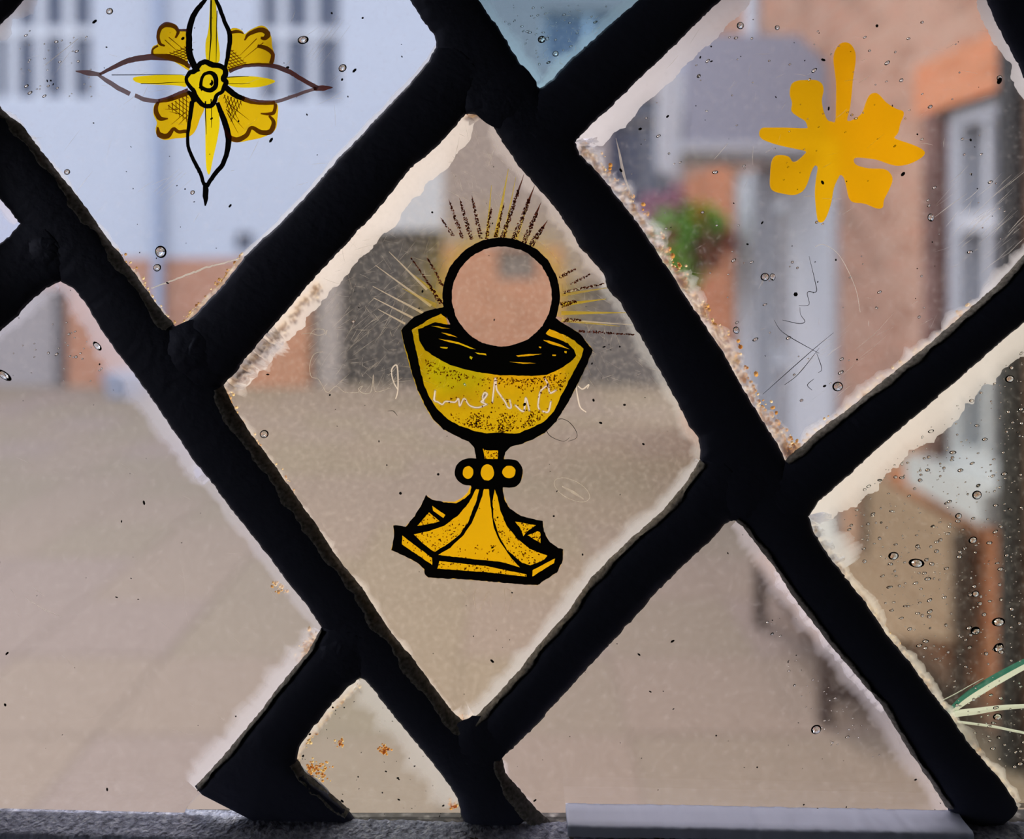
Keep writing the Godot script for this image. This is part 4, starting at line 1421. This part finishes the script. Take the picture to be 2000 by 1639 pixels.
func star_pane(tan: Array):
	var out := E_D_UL + E_D_UR + [2145, 385] + rev(E_D_LR) + rev(E_D_LL).slice(2)
	var t := pane("clear pane at upper right painted with an amber splash-like star", out, Color(0.97, 0.96, 0.97), "dust")
	var st := start()
	band(st, E_D_UL, Vector2(0.8, 1), 46, 0.97, 0.75, Color(0.97, 0.96, 0.93), 0.22)
	band(st, E_D_LL.slice(0, 12), Vector2(1, -0.6), 34, 0.65, 0.0, Color(0.93, 0.96, 1.0), 0.8)
	band(st, E_D_LL, Vector2(1, -0.6), 26, 0.85, 0.15, Color(0.95, 0.94, 0.86), 0.9)
	band(st, E_D_LR, Vector2(-0.8, -1), 22, 0.8, 0.1, Color(0.95, 0.94, 0.88), 0.7)
	band(st, E_D_UR, Vector2(-1, 0.6), 30, 0.97, 0.8, Color(0.93, 0.92, 0.88), 0.4)
	obj("putty_smear", st, M.smear, t)
	st = start()
	crumbs(st, E_D_LL, Vector2(1, -0.5), 18, 420, tan, 3.0)
	crumbs(st, E_D_LL, Vector2(1, -0.5), 22, 150, [Color(0.62, 0.38, 0.14), Color(0.75, 0.5, 0.22)], 4.2)
	crumbs(st, E_D_LR.slice(0, 14), Vector2(-0.8, -1), 12, 260, tan, 3.2)
	crumbs(st, [1520, 870, 1534, 890, 1556, 874], Vector2(0, -1), 20, 90, tan, 3.4)
	stuff(obj("mortar_crumbs", st, M.crumb, t))
	st = start()
	specks(st, P([1180, 290, 1420, 30, 1900, 60, 1960, 520, 1540, 860]), 50, 0.8, 3.4)
	dot(st, Vector2(1952, 158), 4.5, 0.00004, 10, 1.6, 1.1)
	dot(st, Vector2(1554, 575), 4.5, 0.00004)
	for q in [[1580, 500, 1592, 550, 1594, 570, 1577, 571, 1580, 595, 1560, 597], [1562, 600, 1564, 615, 1572, 628, 1560, 632, 1528, 625], [1512, 625, 1530, 650, 1590, 685, 1600, 690], [1628, 650, 1580, 690, 1490, 770], [1600, 680, 1560, 730, 1532, 752], [1590, 740, 1577, 752, 1586, 762], [1595, 690, 1605, 720, 1598, 728]]:
		ribbon(st, smooth(P(q), false), [0.6, 1.4, 0.8], 0.00002, 0.00004)
	stuff(obj("dirt_specks", st, M.speck, t))
	st = start()
	scratches(st, Rect2(1300, 60, 640, 640), 70, 6, 40, -0.6, 0.5, 0.5)
	scratches(st, Rect2(1850, 330, 140, 200), 45, 20, 90, -0.75, 0.08, 0.6)
	scratches(st, Rect2(1490, 640, 220, 160), 14, 40, 140, -0.72, 0.06, 0.35)
	st.set_color(Color(1, 1, 1, 0.75))
	ribbon(st, smooth(P([1203, 270, 1210, 300, 1218, 340, 1230, 372, 1240, 392]), false), [1.0, 4.0, 6.0, 3.0, 1.0], 0.00002, 0.00003)
	ribbon(st, smooth(P([1592, 482, 1610, 478, 1640, 500, 1670, 560, 1680, 610]), false), [1.0, 1.6, 1.0], 0.00002, 0.00003)
	ribbon(st, P([1394, 312, 1422, 280]), [0.8, 2.0, 0.8], 0.00002, 0.00003)
	stuff(obj("scratches", st, M.scratch, t))
	bubbles(t, [[1494, 541, 10, 1.1, 0.2], [1509, 541, 9, 0.8, 0.1], [1446, 50, 9, 1.0], [1518, 54, 6, 1.0], [1818, 425, 10, 0.8, 0.2], [1636, 755, 12, 1.1, 0.2], [1438, 645, 9, 0.9], [1952, 152, 6, 1.2, 0.6]], P([1180, 290, 1420, 30, 1880, 30, 1980, 480, 1540, 840]), 130, 1.3, 3.4, 0.5)
	st = start()
	var star := smooth(Z([720, 740, 725, 600, 725, 420, 705, 260, 712, 180, 750, 115, 800, 95, 850, 115, 885, 180, 885, 270, 865, 400, 855, 520, 840, 640, 818, 735, 870, 728, 935, 680, 970, 590, 1000, 530, 1040, 510, 1080, 525, 1140, 590, 1220, 640, 1275, 660, 1280, 700, 1255, 760, 1235, 840, 1205, 878, 1250, 900, 1340, 930, 1420, 965, 1455, 1000, 1430, 1040, 1340, 1090, 1240, 1110, 1160, 1095, 1060, 1060, 950, 1045, 885, 1045, 872, 1070, 900, 1105, 1000, 1130, 1120, 1135, 1175, 1175, 1190, 1230, 1160, 1310, 1120, 1390, 1110, 1450, 1060, 1460, 960, 1420, 870, 1410, 830, 1370, 810, 1280, 790, 1210, 765, 1185, 745, 1210, 710, 1290, 690, 1400, 660, 1500, 630, 1560, 600, 1575, 575, 1555, 560, 1450, 552, 1330, 560, 1220, 575, 1125, 550, 1110, 520, 1170, 490, 1260, 450, 1320, 380, 1350, 300, 1340, 220, 1320, 185, 1280, 185, 1180, 195, 1080, 225, 1030, 280, 1020, 340, 1035, 370, 1075, 410, 1065, 470, 1010, 475, 990, 420, 975, 320, 955, 220, 930, 120, 890, 95, 845, 115, 800, 180, 795, 320, 795, 475, 800, 490, 785, 470, 740, 420, 710, 360, 660, 365, 590, 345, 520, 360, 440, 410, 410, 480, 405, 560, 405, 610, 435, 625, 490, 610, 570, 625, 660, 655, 730, 690, 745], 1460, 60, 4.203), true, 3)
	prism(st, star, [], STAIN, STAIN)
	var o := obj("painted_star", st, M.orange, t)
	o.set_meta("label", "amber painted star")


func chalice_pane(tan: Array):
	var out := E_C_UL + E_C_UR + E_C_LR.slice(2) + E_C_LL.slice(2, E_C_LL.size() - 2)
	var t := pane("central diamond pane painted with a golden chalice and round host with rays", out, Color(1.0, 0.96, 0.905), "haze")
	var st := start()
	band(st, E_C_UL, Vector2(0.8, 1), 44, 0.97, 0.75, Color(0.97, 0.97, 0.95), 0.22)
	band(st, E_C_UR.slice(0, 24), Vector2(-1, 0.7), 24, 0.42, 0.0, Color(0.95, 0.95, 0.97), 0.8)
	band(st, E_C_UR.slice(20), Vector2(-1, 0.7), 24, 0.38, 0.0, Color(0.9, 0.97, 0.97), 0.6)
	band(st, E_C_LR, Vector2(-1, -0.8), 34, 0.62, 0.0, Color(0.84, 0.92, 0.98), 0.4)
	band(st, E_C_LL, Vector2(1, -0.7), 14, 0.65, 0.0, Color(0.96, 0.95, 0.9), 0.9)
	band(st, [880, 1391, 895, 1405, 908, 1412, 930, 1398], Vector2(0, -1), 34, 0.7, 0.0, Color(0.95, 0.95, 0.93), 0.6)
	band(st, [915, 215, 930, 213, 950, 217], Vector2(0, 1), 22, 0.8, 0.5, Color(0.85, 0.8, 0.72), 0.8)
	band(st, [440, 752, 470, 712, 500, 672, 540, 640], Vector2(0.8, 1), 52, 0.8, 0.2, Color(0.95, 0.93, 0.88), 0.5)
	for q in [[532, 684, 34, 14], [548, 678, 20, 11], [518, 690, 20, 9]]:
		for i in 24:
			var rim := []
			for j in [i, i + 1]:
				var f := 1.0 + 0.25 * sin(j % 24 * 2.7)
				rim.append([at(q[0] + q[2] * f * cos(TAU * j / 24), q[1] + q[3] * f * sin(TAU * j / 24), -GLASS - 0.0002), Color(0.97, 0.97, 0.96, 0.1)])
			shaded(st, [[at(q[0], q[1], -GLASS - 0.0004), Color(0.97, 0.97, 0.96, 0.9)], rim[0], rim[1]])
	obj("putty_smear", st, M.smear, t)
	st = start()
	crumbs(st, [434, 760, 450, 740, 500, 680, 560, 615, 620, 545], Vector2(0.8, 1), 16, 260, tan, 2.8)
	crumbs(st, rev(E_C_LL).slice(0, 10), Vector2(1, -0.7), 8, 120, tan, 2.4)
	crumbs(st, [890, 1400, 908, 1412, 925, 1402], Vector2(0, -1), 14, 60, tan, 2.6)
	crumbs(st, [908, 224, 930, 220, 950, 226], Vector2(0, 1), 6, 50, tan, 3.0)
	stuff(obj("mortar_crumbs", st, M.crumb, t))
	st = start()
	specks(st, P([480, 760, 940, 260, 1340, 860, 910, 1370]), 70, 0.7, 3.0)
	for q in [[1100, 818, 1085, 822, 1068, 836, 1075, 852, 1100, 862, 1112, 855], [1082, 815, 1108, 822, 1124, 840, 1126, 855, 1110, 862], [757, 803, 768, 803, 776, 812]]:
		ribbon(st, smooth(P(q), false), [0.6, 1.2, 0.6], 0.00002, 0.00004)
	stuff(obj("dirt_specks", st, M.speck, t))
	# the oval scratched right of the stem, the writing, scuffs
	st = start()
	scratches(st, Rect2(640, 440, 230, 320), 170, 6, 40, -0.5, 0.8, 0.4)
	scratches(st, Rect2(1080, 560, 220, 190), 110, 6, 40, 0.6, 0.7, 0.35)
	scratches(st, Rect2(600, 560, 200, 200), 60, 10, 70, -0.85, 0.2, 0.4)
	scratches(st, Rect2(880, 260, 130, 150), 60, 6, 40, 0.9, 0.4, 0.4)
	stuff(obj("scratches", st, M.scratch, t))
	st = start()
	st.set_color(Color(1, 1, 1, 0.5))
	var ov := ring(0, 0, 38, 18, 36)
	ov.append(ov[0])
	for i in ov.size():
		ov[i] = ov[i].rotated(0.48) + Vector2(1117, 957)
	ribbon(st, ov, [1.6, 1.4], 0.00002, 0.00003)
	ribbon(st, smooth(P([1098, 950, 1120, 962, 1140, 975]), false), [2, 6, 2], 0.00002, 0.00003)
	st.set_color(Color(1, 1, 1, 0.55))
	var k := 4.444
	var writing := []
	for q in [[475, 985, 488, 905, 482, 985, 510, 1000, 550, 1022, 580, 996, 660, 1002, 690, 972, 702, 1036, 740, 970, 785, 1030, 860, 1050, 935, 1022], [935, 1022, 888, 1000, 905, 985, 940, 935, 915, 922, 900, 960, 910, 1000], [985, 1000, 1010, 795, 1022, 890, 1060, 950, 1095, 1000, 1120, 1048, 1148, 1048, 1135, 985], [1185, 1030, 1255, 1082, 1275, 965, 1305, 1072], [1445, 870, 1400, 915, 1382, 1030, 1392, 1062], [1440, 800, 1468, 850, 1440, 872], [1470, 850, 1485, 922, 1535, 900], [1422, 1082, 1470, 1086, 1492, 1000], [1710, 860, 1728, 970, 1750, 1050, 1800, 1090], [1728, 862, 1770, 890, 1822, 850, 1810, 885], [145, 975, 165, 890, 160, 700, 130, 690, 108, 740, 128, 830, 162, 892], [742, 845, 748, 852]]:
		var line := smooth(Z(q, 740, 560, k), false)
		ribbon(st, line, [2.2, 2.8, 2.0], STAIN - 0.0001, STAIN - 0.0001)
		for h in Geometry2D.offset_polyline(line, 1.9):
			if not Geometry2D.is_polygon_clockwise(h):
				writing.append(h)
	k = 2.342
	for q in [[540, 1375, 498, 1388, 480, 1440, 488, 1490, 520, 1502, 560, 1562, 600, 1532, 640, 1560, 700, 1562], [700, 1562, 722, 1532, 702, 1545, 725, 1565, 760, 1558, 772, 1480, 780, 1556, 850, 1540], [440, 1295, 480, 1290, 520, 1300, 550, 1290, 540, 1272, 500, 1275, 480, 1300], [555, 1290, 560, 1275, 552, 1300]]:
		ribbon(st, rough(smooth(Z(q, 400, 100, k), false), 0.4, false, 3.0), [1.4, 1.8, 1.2], 0.00002, 0.00004)
	for q in [[930, 1150, 925, 1170, 935, 1195, 955, 1155, 960, 1200], [985, 1150, 990, 1200, 1000, 1160, 990, 1150], [900, 1150, 915, 1165]]:
		st.set_color(Color(0.8, 0.75, 0.7, 0.35))
		ribbon(st, smooth(P(q), false), [1.2, 1.6, 1.0], 0.00002, 0.00004)
	var ins := obj("scratched_writing", st, M.scratch, t)
	ins.set_meta("label", "handwriting scratched into the glass")
	bubbles(t, [[516, 848, 10, 1.1, 0.3], [690, 628, 4, 1.2]], null)
	# ---- the painting: gold first, black over it
	st = start()
	var cup := P([783, 645, 790, 679, 804, 729, 815, 762, 829, 792, 845, 819, 866, 839, 893, 852, 911, 861, 935, 870, 985, 874, 1017, 868, 1039, 859, 1064, 846, 1086, 823, 1109, 787, 1127, 753, 1145, 715, 1158, 683, 1131, 650, 1104, 634, 1086, 623, 1071, 632, 1060, 650, 1030, 673, 980, 686, 930, 673, 900, 650, 889, 632, 875, 634, 864, 600, 830, 610, 807, 621])
	prism(st, cup, writing, STAIN, STAIN)
	var ch := obj("painted_chalice", st, M.gold, t)
	ch.set_meta("label", "golden chalice painted on the glass")
	st = start()
	prism(st, P([930, 862, 985, 862, 985, 902, 930, 902]), [], STAIN, STAIN)
	prism(st, smooth(P([931, 897, 910, 897, 895, 906, 889, 922, 894, 938, 906, 946, 920, 949, 945, 954, 965, 954, 982, 952, 1006, 950, 1018, 938, 1021, 918, 1014, 905, 1004, 899, 984, 898]), true, 3), [], STAIN, STAIN)
	prism(st, P([918, 950, 913, 962, 903, 972, 888, 980, 862, 980, 844, 976, 832, 967, 822, 988, 810, 1008, 792, 1029, 768, 1026, 770, 1048, 764, 1074, 790, 1086, 816, 1100, 828, 1112, 830, 1122, 836, 1128, 910, 1132, 970, 1137, 1030, 1142, 1050, 1143, 1062, 1134, 1088, 1118, 1099, 1096, 1100, 1073, 1090, 1071, 1074, 1060, 1062, 1038, 1060, 1018, 1038, 1014, 1018, 1008, 996, 994, 988, 980, 983, 964, 982, 953]), [], STAIN, STAIN)
	obj("gold_foot", st, M.amber, ch)
	var z0 := 0.00013
	var z1 := 0.0002
	st = start()
	var A := 1.3
	# ring of the host
	prism(st, rough(ring(979, 578, 114.5, 113.5, 80), A), [rough(ring(980, 579, 97.5, 97.5, 80), A)], z0, z1)
	# bowl outline
	prism(st, rough(P([783, 645, 792, 679, 805, 729, 816, 762, 830, 792, 846, 819, 866, 839, 893, 852, 911, 861, 950, 880, 980, 880, 996, 874, 1017, 868, 1039, 859, 1064, 846, 1086, 823, 1109, 787, 1127, 753, 1145, 715, 1158, 683, 1131, 650, 1104, 634, 1084, 621, 1070, 642, 1086, 648, 1104, 654, 1122, 666, 1140, 681, 1136, 699, 1122, 722, 1104, 758, 1082, 803, 1066, 821, 1044, 834, 1010, 847, 965, 849, 931, 843, 897, 832, 875, 819, 855, 801, 839, 776, 828, 751, 819, 713, 810, 672, 804, 645, 812, 640, 834, 626, 861, 613, 872, 622, 872, 598, 850, 603, 830, 609, 807, 621]), A), [], z0, z1 + 0.00002)
	# wine, with strokes left bare
	var bare := []
	for q in [[[515, 452, 600, 462, 690, 482, 770, 515, 840, 545, 790, 538, 700, 502, 600, 478], 0], [[540, 398, 620, 412, 685, 440, 610, 428], 0], [[830, 572, 930, 582, 935, 597, 860, 588], 0], [[1190, 598, 1290, 585, 1415, 585, 1330, 600, 1210, 608], 0], [[1130, 652, 1250, 658, 1365, 664, 1250, 670], 0], [[1425, 462, 1480, 470, 1580, 505, 1660, 545, 1600, 530, 1480, 495], 0], [[1390, 520, 1410, 522, 1408, 536, 1392, 532], 0], [[1505, 588, 1540, 590, 1535, 602, 1508, 600], 0], [[1610, 560, 1632, 562, 1628, 580, 1612, 578], 0], [[450, 340, 520, 345, 620, 365, 540, 362], 0], [[530, 520, 600, 528, 590, 540, 535, 532], 0], [[790, 600, 815, 612, 805, 632, 788, 620], 0]]:
		bare.append(rough(Z(q[0], 740, 560, 4.444), 0.7, true, 4.0))
	var wine := P([816, 643, 834, 635, 850, 630, 872, 634, 884, 634, 896, 650, 920, 668, 950, 680, 980, 684, 1010, 680, 1040, 667, 1060, 648, 1074, 658, 1086, 661, 1109, 670, 1122, 684, 1125, 695, 1113, 708, 1091, 722, 1068, 733, 1032, 734, 976, 733, 942, 729, 909, 722, 879, 713, 852, 699, 830, 684, 819, 666])
	prism(st, rough(wine, A), bare, z0, z1 + 0.00001)
	# stem, knop, foot
	prism(st, rough(P([905, 850, 926, 875, 931, 898, 984, 898, 987, 884, 998, 872, 1042, 852, 980, 845]), 1.0), [rough(P([942, 868, 975, 870, 971, 900, 947, 899]), 0.8)], z0, z1 + 0.00003)
	prism(st, rough(smooth(P([931, 896, 910, 896, 894, 906, 888, 922, 893, 938, 906, 947, 920, 949, 945, 955, 965, 955, 982, 952, 1006, 951, 1018, 938, 1021, 918, 1014, 904, 1004, 898, 984, 897]), true, 3), 0.9), [rough(ring(914, 923, 10.5, 12.5, 20), 0.8), rough(ring(952, 923, 13, 16, 22), 0.8), rough(ring(994, 922, 13, 12.5, 22), 0.8)], z0, z1 + 0.00004)
	var feet := []
	for q in [[945, 955, 955, 956, 958, 988, 964, 1030, 974, 1054, 998, 1090, 1016, 1109, 980, 1098, 930, 1093, 878, 1087, 856, 1084, 880, 1070, 906, 1044, 922, 1020, 934, 992, 942, 968], [930, 955, 936, 956, 930, 980, 914, 1020, 898, 1044, 870, 1066, 848, 1079, 826, 1062, 808, 1044, 836, 1038, 866, 1028, 894, 1008, 916, 982], [966, 956, 972, 972, 978, 1000, 990, 1028, 1010, 1052, 1034, 1072, 1070, 1086, 1062, 1094, 1036, 1105, 1020, 1100, 990, 1074, 974, 1046, 964, 1012, 962, 980], [844, 988, 870, 1006, 866, 1012, 846, 998], [838, 1001, 859, 1018, 850, 1022, 815, 1028], [1006, 1019, 1047, 1026, 1028, 1040, 1022, 1048, 1016, 1032], [1050, 1038, 1055, 1040, 1056, 1061, 1030, 1046], [786, 1046, 798, 1056, 844, 1090, 844, 1104, 830, 1094, 785, 1064], [858, 1096, 950, 1106, 1028, 1122, 1029, 1127, 950, 1118, 854, 1111], [1040, 1114, 1084, 1091, 1082, 1100, 1040, 1127]]:
		feet.append(rough(P(q), 0.8, true, 4.0))
	prism(st, rough(P([920, 948, 918, 964, 908, 974, 890, 983, 862, 980, 844, 976, 832, 967, 822, 988, 810, 1008, 792, 1029, 768, 1026, 770, 1048, 764, 1074, 790, 1086, 816, 1100, 828, 1112, 830, 1122, 836, 1128, 910, 1132, 970, 1137, 1030, 1142, 1050, 1143, 1062, 1134, 1088, 1118, 1099, 1096, 1100, 1073, 1090, 1071, 1074, 1060, 1062, 1038, 1060, 1018, 1038, 1014, 1018, 1008, 996, 994, 986, 980, 983, 964, 982, 950]), A), feet, z0, z1 + 0.00005)
	obj("black_outline", st, M.paint, ch)
	# stippling
	st = start()
	var bowl := P([828, 700, 880, 722, 940, 738, 1060, 738, 1118, 712, 1080, 800, 1040, 832, 980, 845, 900, 830, 850, 790])
	var b := bounds(bowl)
	var c := 0
	while c < 900:
		var q := Vector2(rng.randf_range(b.position.x, b.end.x), rng.randf_range(b.position.y, b.end.y))
		if Geometry2D.is_point_in_polygon(q, bowl):
			var low := smoothstep(790, 845, q.y) * (0.35 + 0.65 * smoothstep(0.0, 0.3, sin(q.x * 0.11)))
			var high := 0.5 * smoothstep(30, 0, absf(q.y - (712 + (q.x - 850) * 0.16)))
			if rng.randf() < maxf(maxf(low, high), 0.03):
				dot(st, q, rng.randf_range(0.5, 1.7), 0.00013, 5, rng.randf_range(0.8, 1.8), rng.randf() * PI)
				c += 1
	for f in [[feet[1], 260, 0.5], [feet[2], 330, 0.25], [feet[0], 70, 0.7], [feet[8], 200, 0.0], [feet[4], 50, 0.0], [feet[5], 60, 0.0], [feet[6], 45, 0.0], [feet[7], 40, 0.0], [P([942, 868, 975, 870, 971, 900, 947, 899]), 60, 0.0]]:
		b = bounds(f[0])
		c = 0
		while c < f[1]:
			var q := Vector2(rng.randf_range(b.position.x, b.end.x), lerpf(b.position.y, b.end.y, lerpf(f[2], 1.0, rng.randf())))
			if Geometry2D.is_point_in_polygon(q, f[0]):
				dot(st, q, rng.randf_range(0.5, 1.6), 0.00013, 5, rng.randf_range(0.8, 1.8), rng.randf() * PI)
			c += 1
	stuff(obj("stippling", st, M.umber, ch))
	# rays about the host: pale gold glow, then brown, yellow and bare strokes
	st = start()
	for i in 72:
		var a0 := TAU * i / 72
		var a1 := TAU * (i + 1) / 72
		for kk in 3:
			var rr := [112.0, 140.0, 175.0, 215.0]
			var aa := [0.55, 0.25, 0.08, 0.0]
			var pts := [[[a0, kk], [a1, kk], [a1, kk + 1]], [[a0, kk], [a1, kk + 1], [a0, kk + 1]]]
			if sin((a0 + a1) * 0.5) > 0.35:
				continue
			for w in pts:
				shaded(st, w.map(func(j): return [at(979 + cos(j[0]) * rr[j[1]], 578 + sin(j[0]) * rr[j[1]], 0.00006), Color(1, 1, 1, aa[j[1]])]))
	var ry := obj("painted_rays", st, M.halo, t)
	ry.set_meta("label", "pale gold and brown rays round the host")
	st = start()
	k = 3.774
	for q in [[905, 120, 872, 505, 22, 0.75], [1030, 0, 938, 500, 34, 0.8], [1085, 60, 1000, 505, 26, 0.6], [1190, 200, 1090, 520, 24, 0.5], [1750, 958, 1420, 1002, 30, 0.8], [1900, 1060, 1420, 1062, 30, 0.8], [1800, 870, 1420, 930, 26, 0.5], [1850, 1160, 1420, 1115, 24, 0.6], [330, 780, 540, 950, 40, 0.5], [250, 880, 500, 1010, 34, 0.5]]:
		st.set_color(Color(1, 1, 1, q[5]))
		ribbon(st, Z(q.slice(0, 4), 720, 330, k), [1.0, q[4] / k], 0.00008, 0.0001)
		obj("gold_ray", st, M.halo, ry)
		st = start()
	for q in [[150, 610, 430, 890, 34], [50, 710, 460, 1010, 36], [30, 865, 400, 1062, 32], [35, 950, 330, 1100, 28], [70, 1035, 270, 1142, 26], [1950, 1150, 1420, 1112, 24], [1740, 845, 1440, 912, 22]]:
		st.set_color(Color(1, 0.98, 0.9, 0.75))
		ribbon(st, Z(q.slice(0, 4), 720, 330, k), [1.2, q[4] * 0.8 / k, q[4] * 0.6 / k], 0.00012, 0.00014)
		obj("bare_ray", st, M.scratch, ry)
		st = start()
	var grains := start()
	for q in [[530, 360, 630, 500, 20], [590, 225, 692, 510, 26], [668, 215, 760, 520, 28], [760, 195, 828, 515, 26], [905, 280, 868, 515, 26], [1000, 250, 935, 505, 22], [1145, 40, 985, 510, 30], [1225, 120, 1070, 515, 34], [1272, 245, 1140, 550, 36], [1318, 380, 1190, 572, 34], [1530, 735, 1405, 800, 24], [1635, 775, 1490, 848, 20], [1740, 845, 1430, 912, 18], [1530, 975, 1415, 1005, 40], [1570, 1115, 1440, 1115, 30], [1960, 1222, 1530, 1195, 18], [430, 650, 545, 865, 20], [310, 650, 520, 965, 14], [430, 830, 540, 1000, 30]]:
		var p0: Vector2 = Z(q.slice(0, 2), 720, 330, k)[0]
		var p1: Vector2 = Z(q.slice(2, 4), 720, 330, k)[0]
		var l := p0.distance_to(p1)
		var solid := 0.32 if q[1] < 420 and q[0] > 1100 else (0.1 if q[1] < 420 else 0.02)
		ribbon(st, rough(PackedVector2Array([p0, p0.lerp(p1, solid)]), 0.4, false, 3.0), [0.6, q[4] * solid * 1.5 / k + 0.8], 0.00016, 0.00016)
		obj("brown_ray", st, M.umber, ry)
		st = start()
		for i in int(l * q[4] * 0.06):
			var f := lerpf(solid * 0.8, 1.0, rng.randf())
			var side: Vector2 = (p1 - p0).normalized().orthogonal() * rng.randf_range(-0.5, 0.5) * q[4] / k * minf(1.0, 0.3 + f)
			dot(grains, p0.lerp(p1, f) + side, rng.randf_range(0.5, 1.5), 0.00014, 5, 1.5, rng.randf() * PI)
	stuff(obj("ray_stippling", grains, M.umber, ry))


func grass():
	# blades of a variegated grass that stand just outside the lower right pane
	var t := thing("grass_tuft", "variegated green and white grass blades just outside the lower right pane", "grass", at(1850, 1392, -0.008))
	M.grass_white = film(Color(0.93, 0.99, 0.94), 1.0, 1.36)
	M.grass_green = film(Color(0.22, 0.55, 0.48), 1.0, 1.2)
	var z := -0.007
	for q in [[[1825, 1412, 1850, 1386, 1880, 1360, 1920, 1334, 1960, 1311, 2010, 1285, 2120, 1235], [4, 14, 22, 22, 20, 14], 1], [[1825, 1402, 1855, 1390, 1900, 1384, 1950, 1377, 2010, 1373, 2130, 1366], [6, 14, 13, 10, 8, 5], 2], [[1835, 1400, 1870, 1405, 1930, 1413, 1970, 1421, 2010, 1430, 2120, 1462], [5, 5, 5, 4], 0], [[1830, 1366, 1860, 1351, 1890, 1334, 1915, 1320], [2.5, 2.5, 1.0], 0]]:
		var pp := smooth(P(q[0]), false)
		var bl: Node = null
		for side in 2:
			# the two halves of a folded blade; the upper half of the broad ones is green
			var st := start()
			for i in pp.size() - 1:
				var v := []
				for j in [i, i + 1]:
					var d := (pp[mini(j + 1, pp.size() - 1)] - pp[maxi(j - 1, 0)]).normalized()
					var n := Vector2(d.y, -d.x) * (1.0 if side == 0 else -1.0)
					var f: float = float(j) / (pp.size() - 1) * (q[1].size() - 1)
					var m := mini(int(f), q[1].size() - 2)
					var wd: float = lerpf(q[1][m], q[1][m + 1], f - m) * 0.5
					v.append(at(pp[j].x, pp[j].y, z))
					v.append(at(pp[j].x + n.x * wd, pp[j].y + n.y * wd, z + 0.0006))
				st.set_color(Color.WHITE)
				quad(st, v[0], v[1], v[3], v[2], Vector3(0, 0.3, 1).normalized())
			if side == 0:
				bl = obj("blade", st, M.grass_green if q[2] == 1 else M.grass_white, t)
			else:
				obj("pale_half", st, M.grass_white, bl)
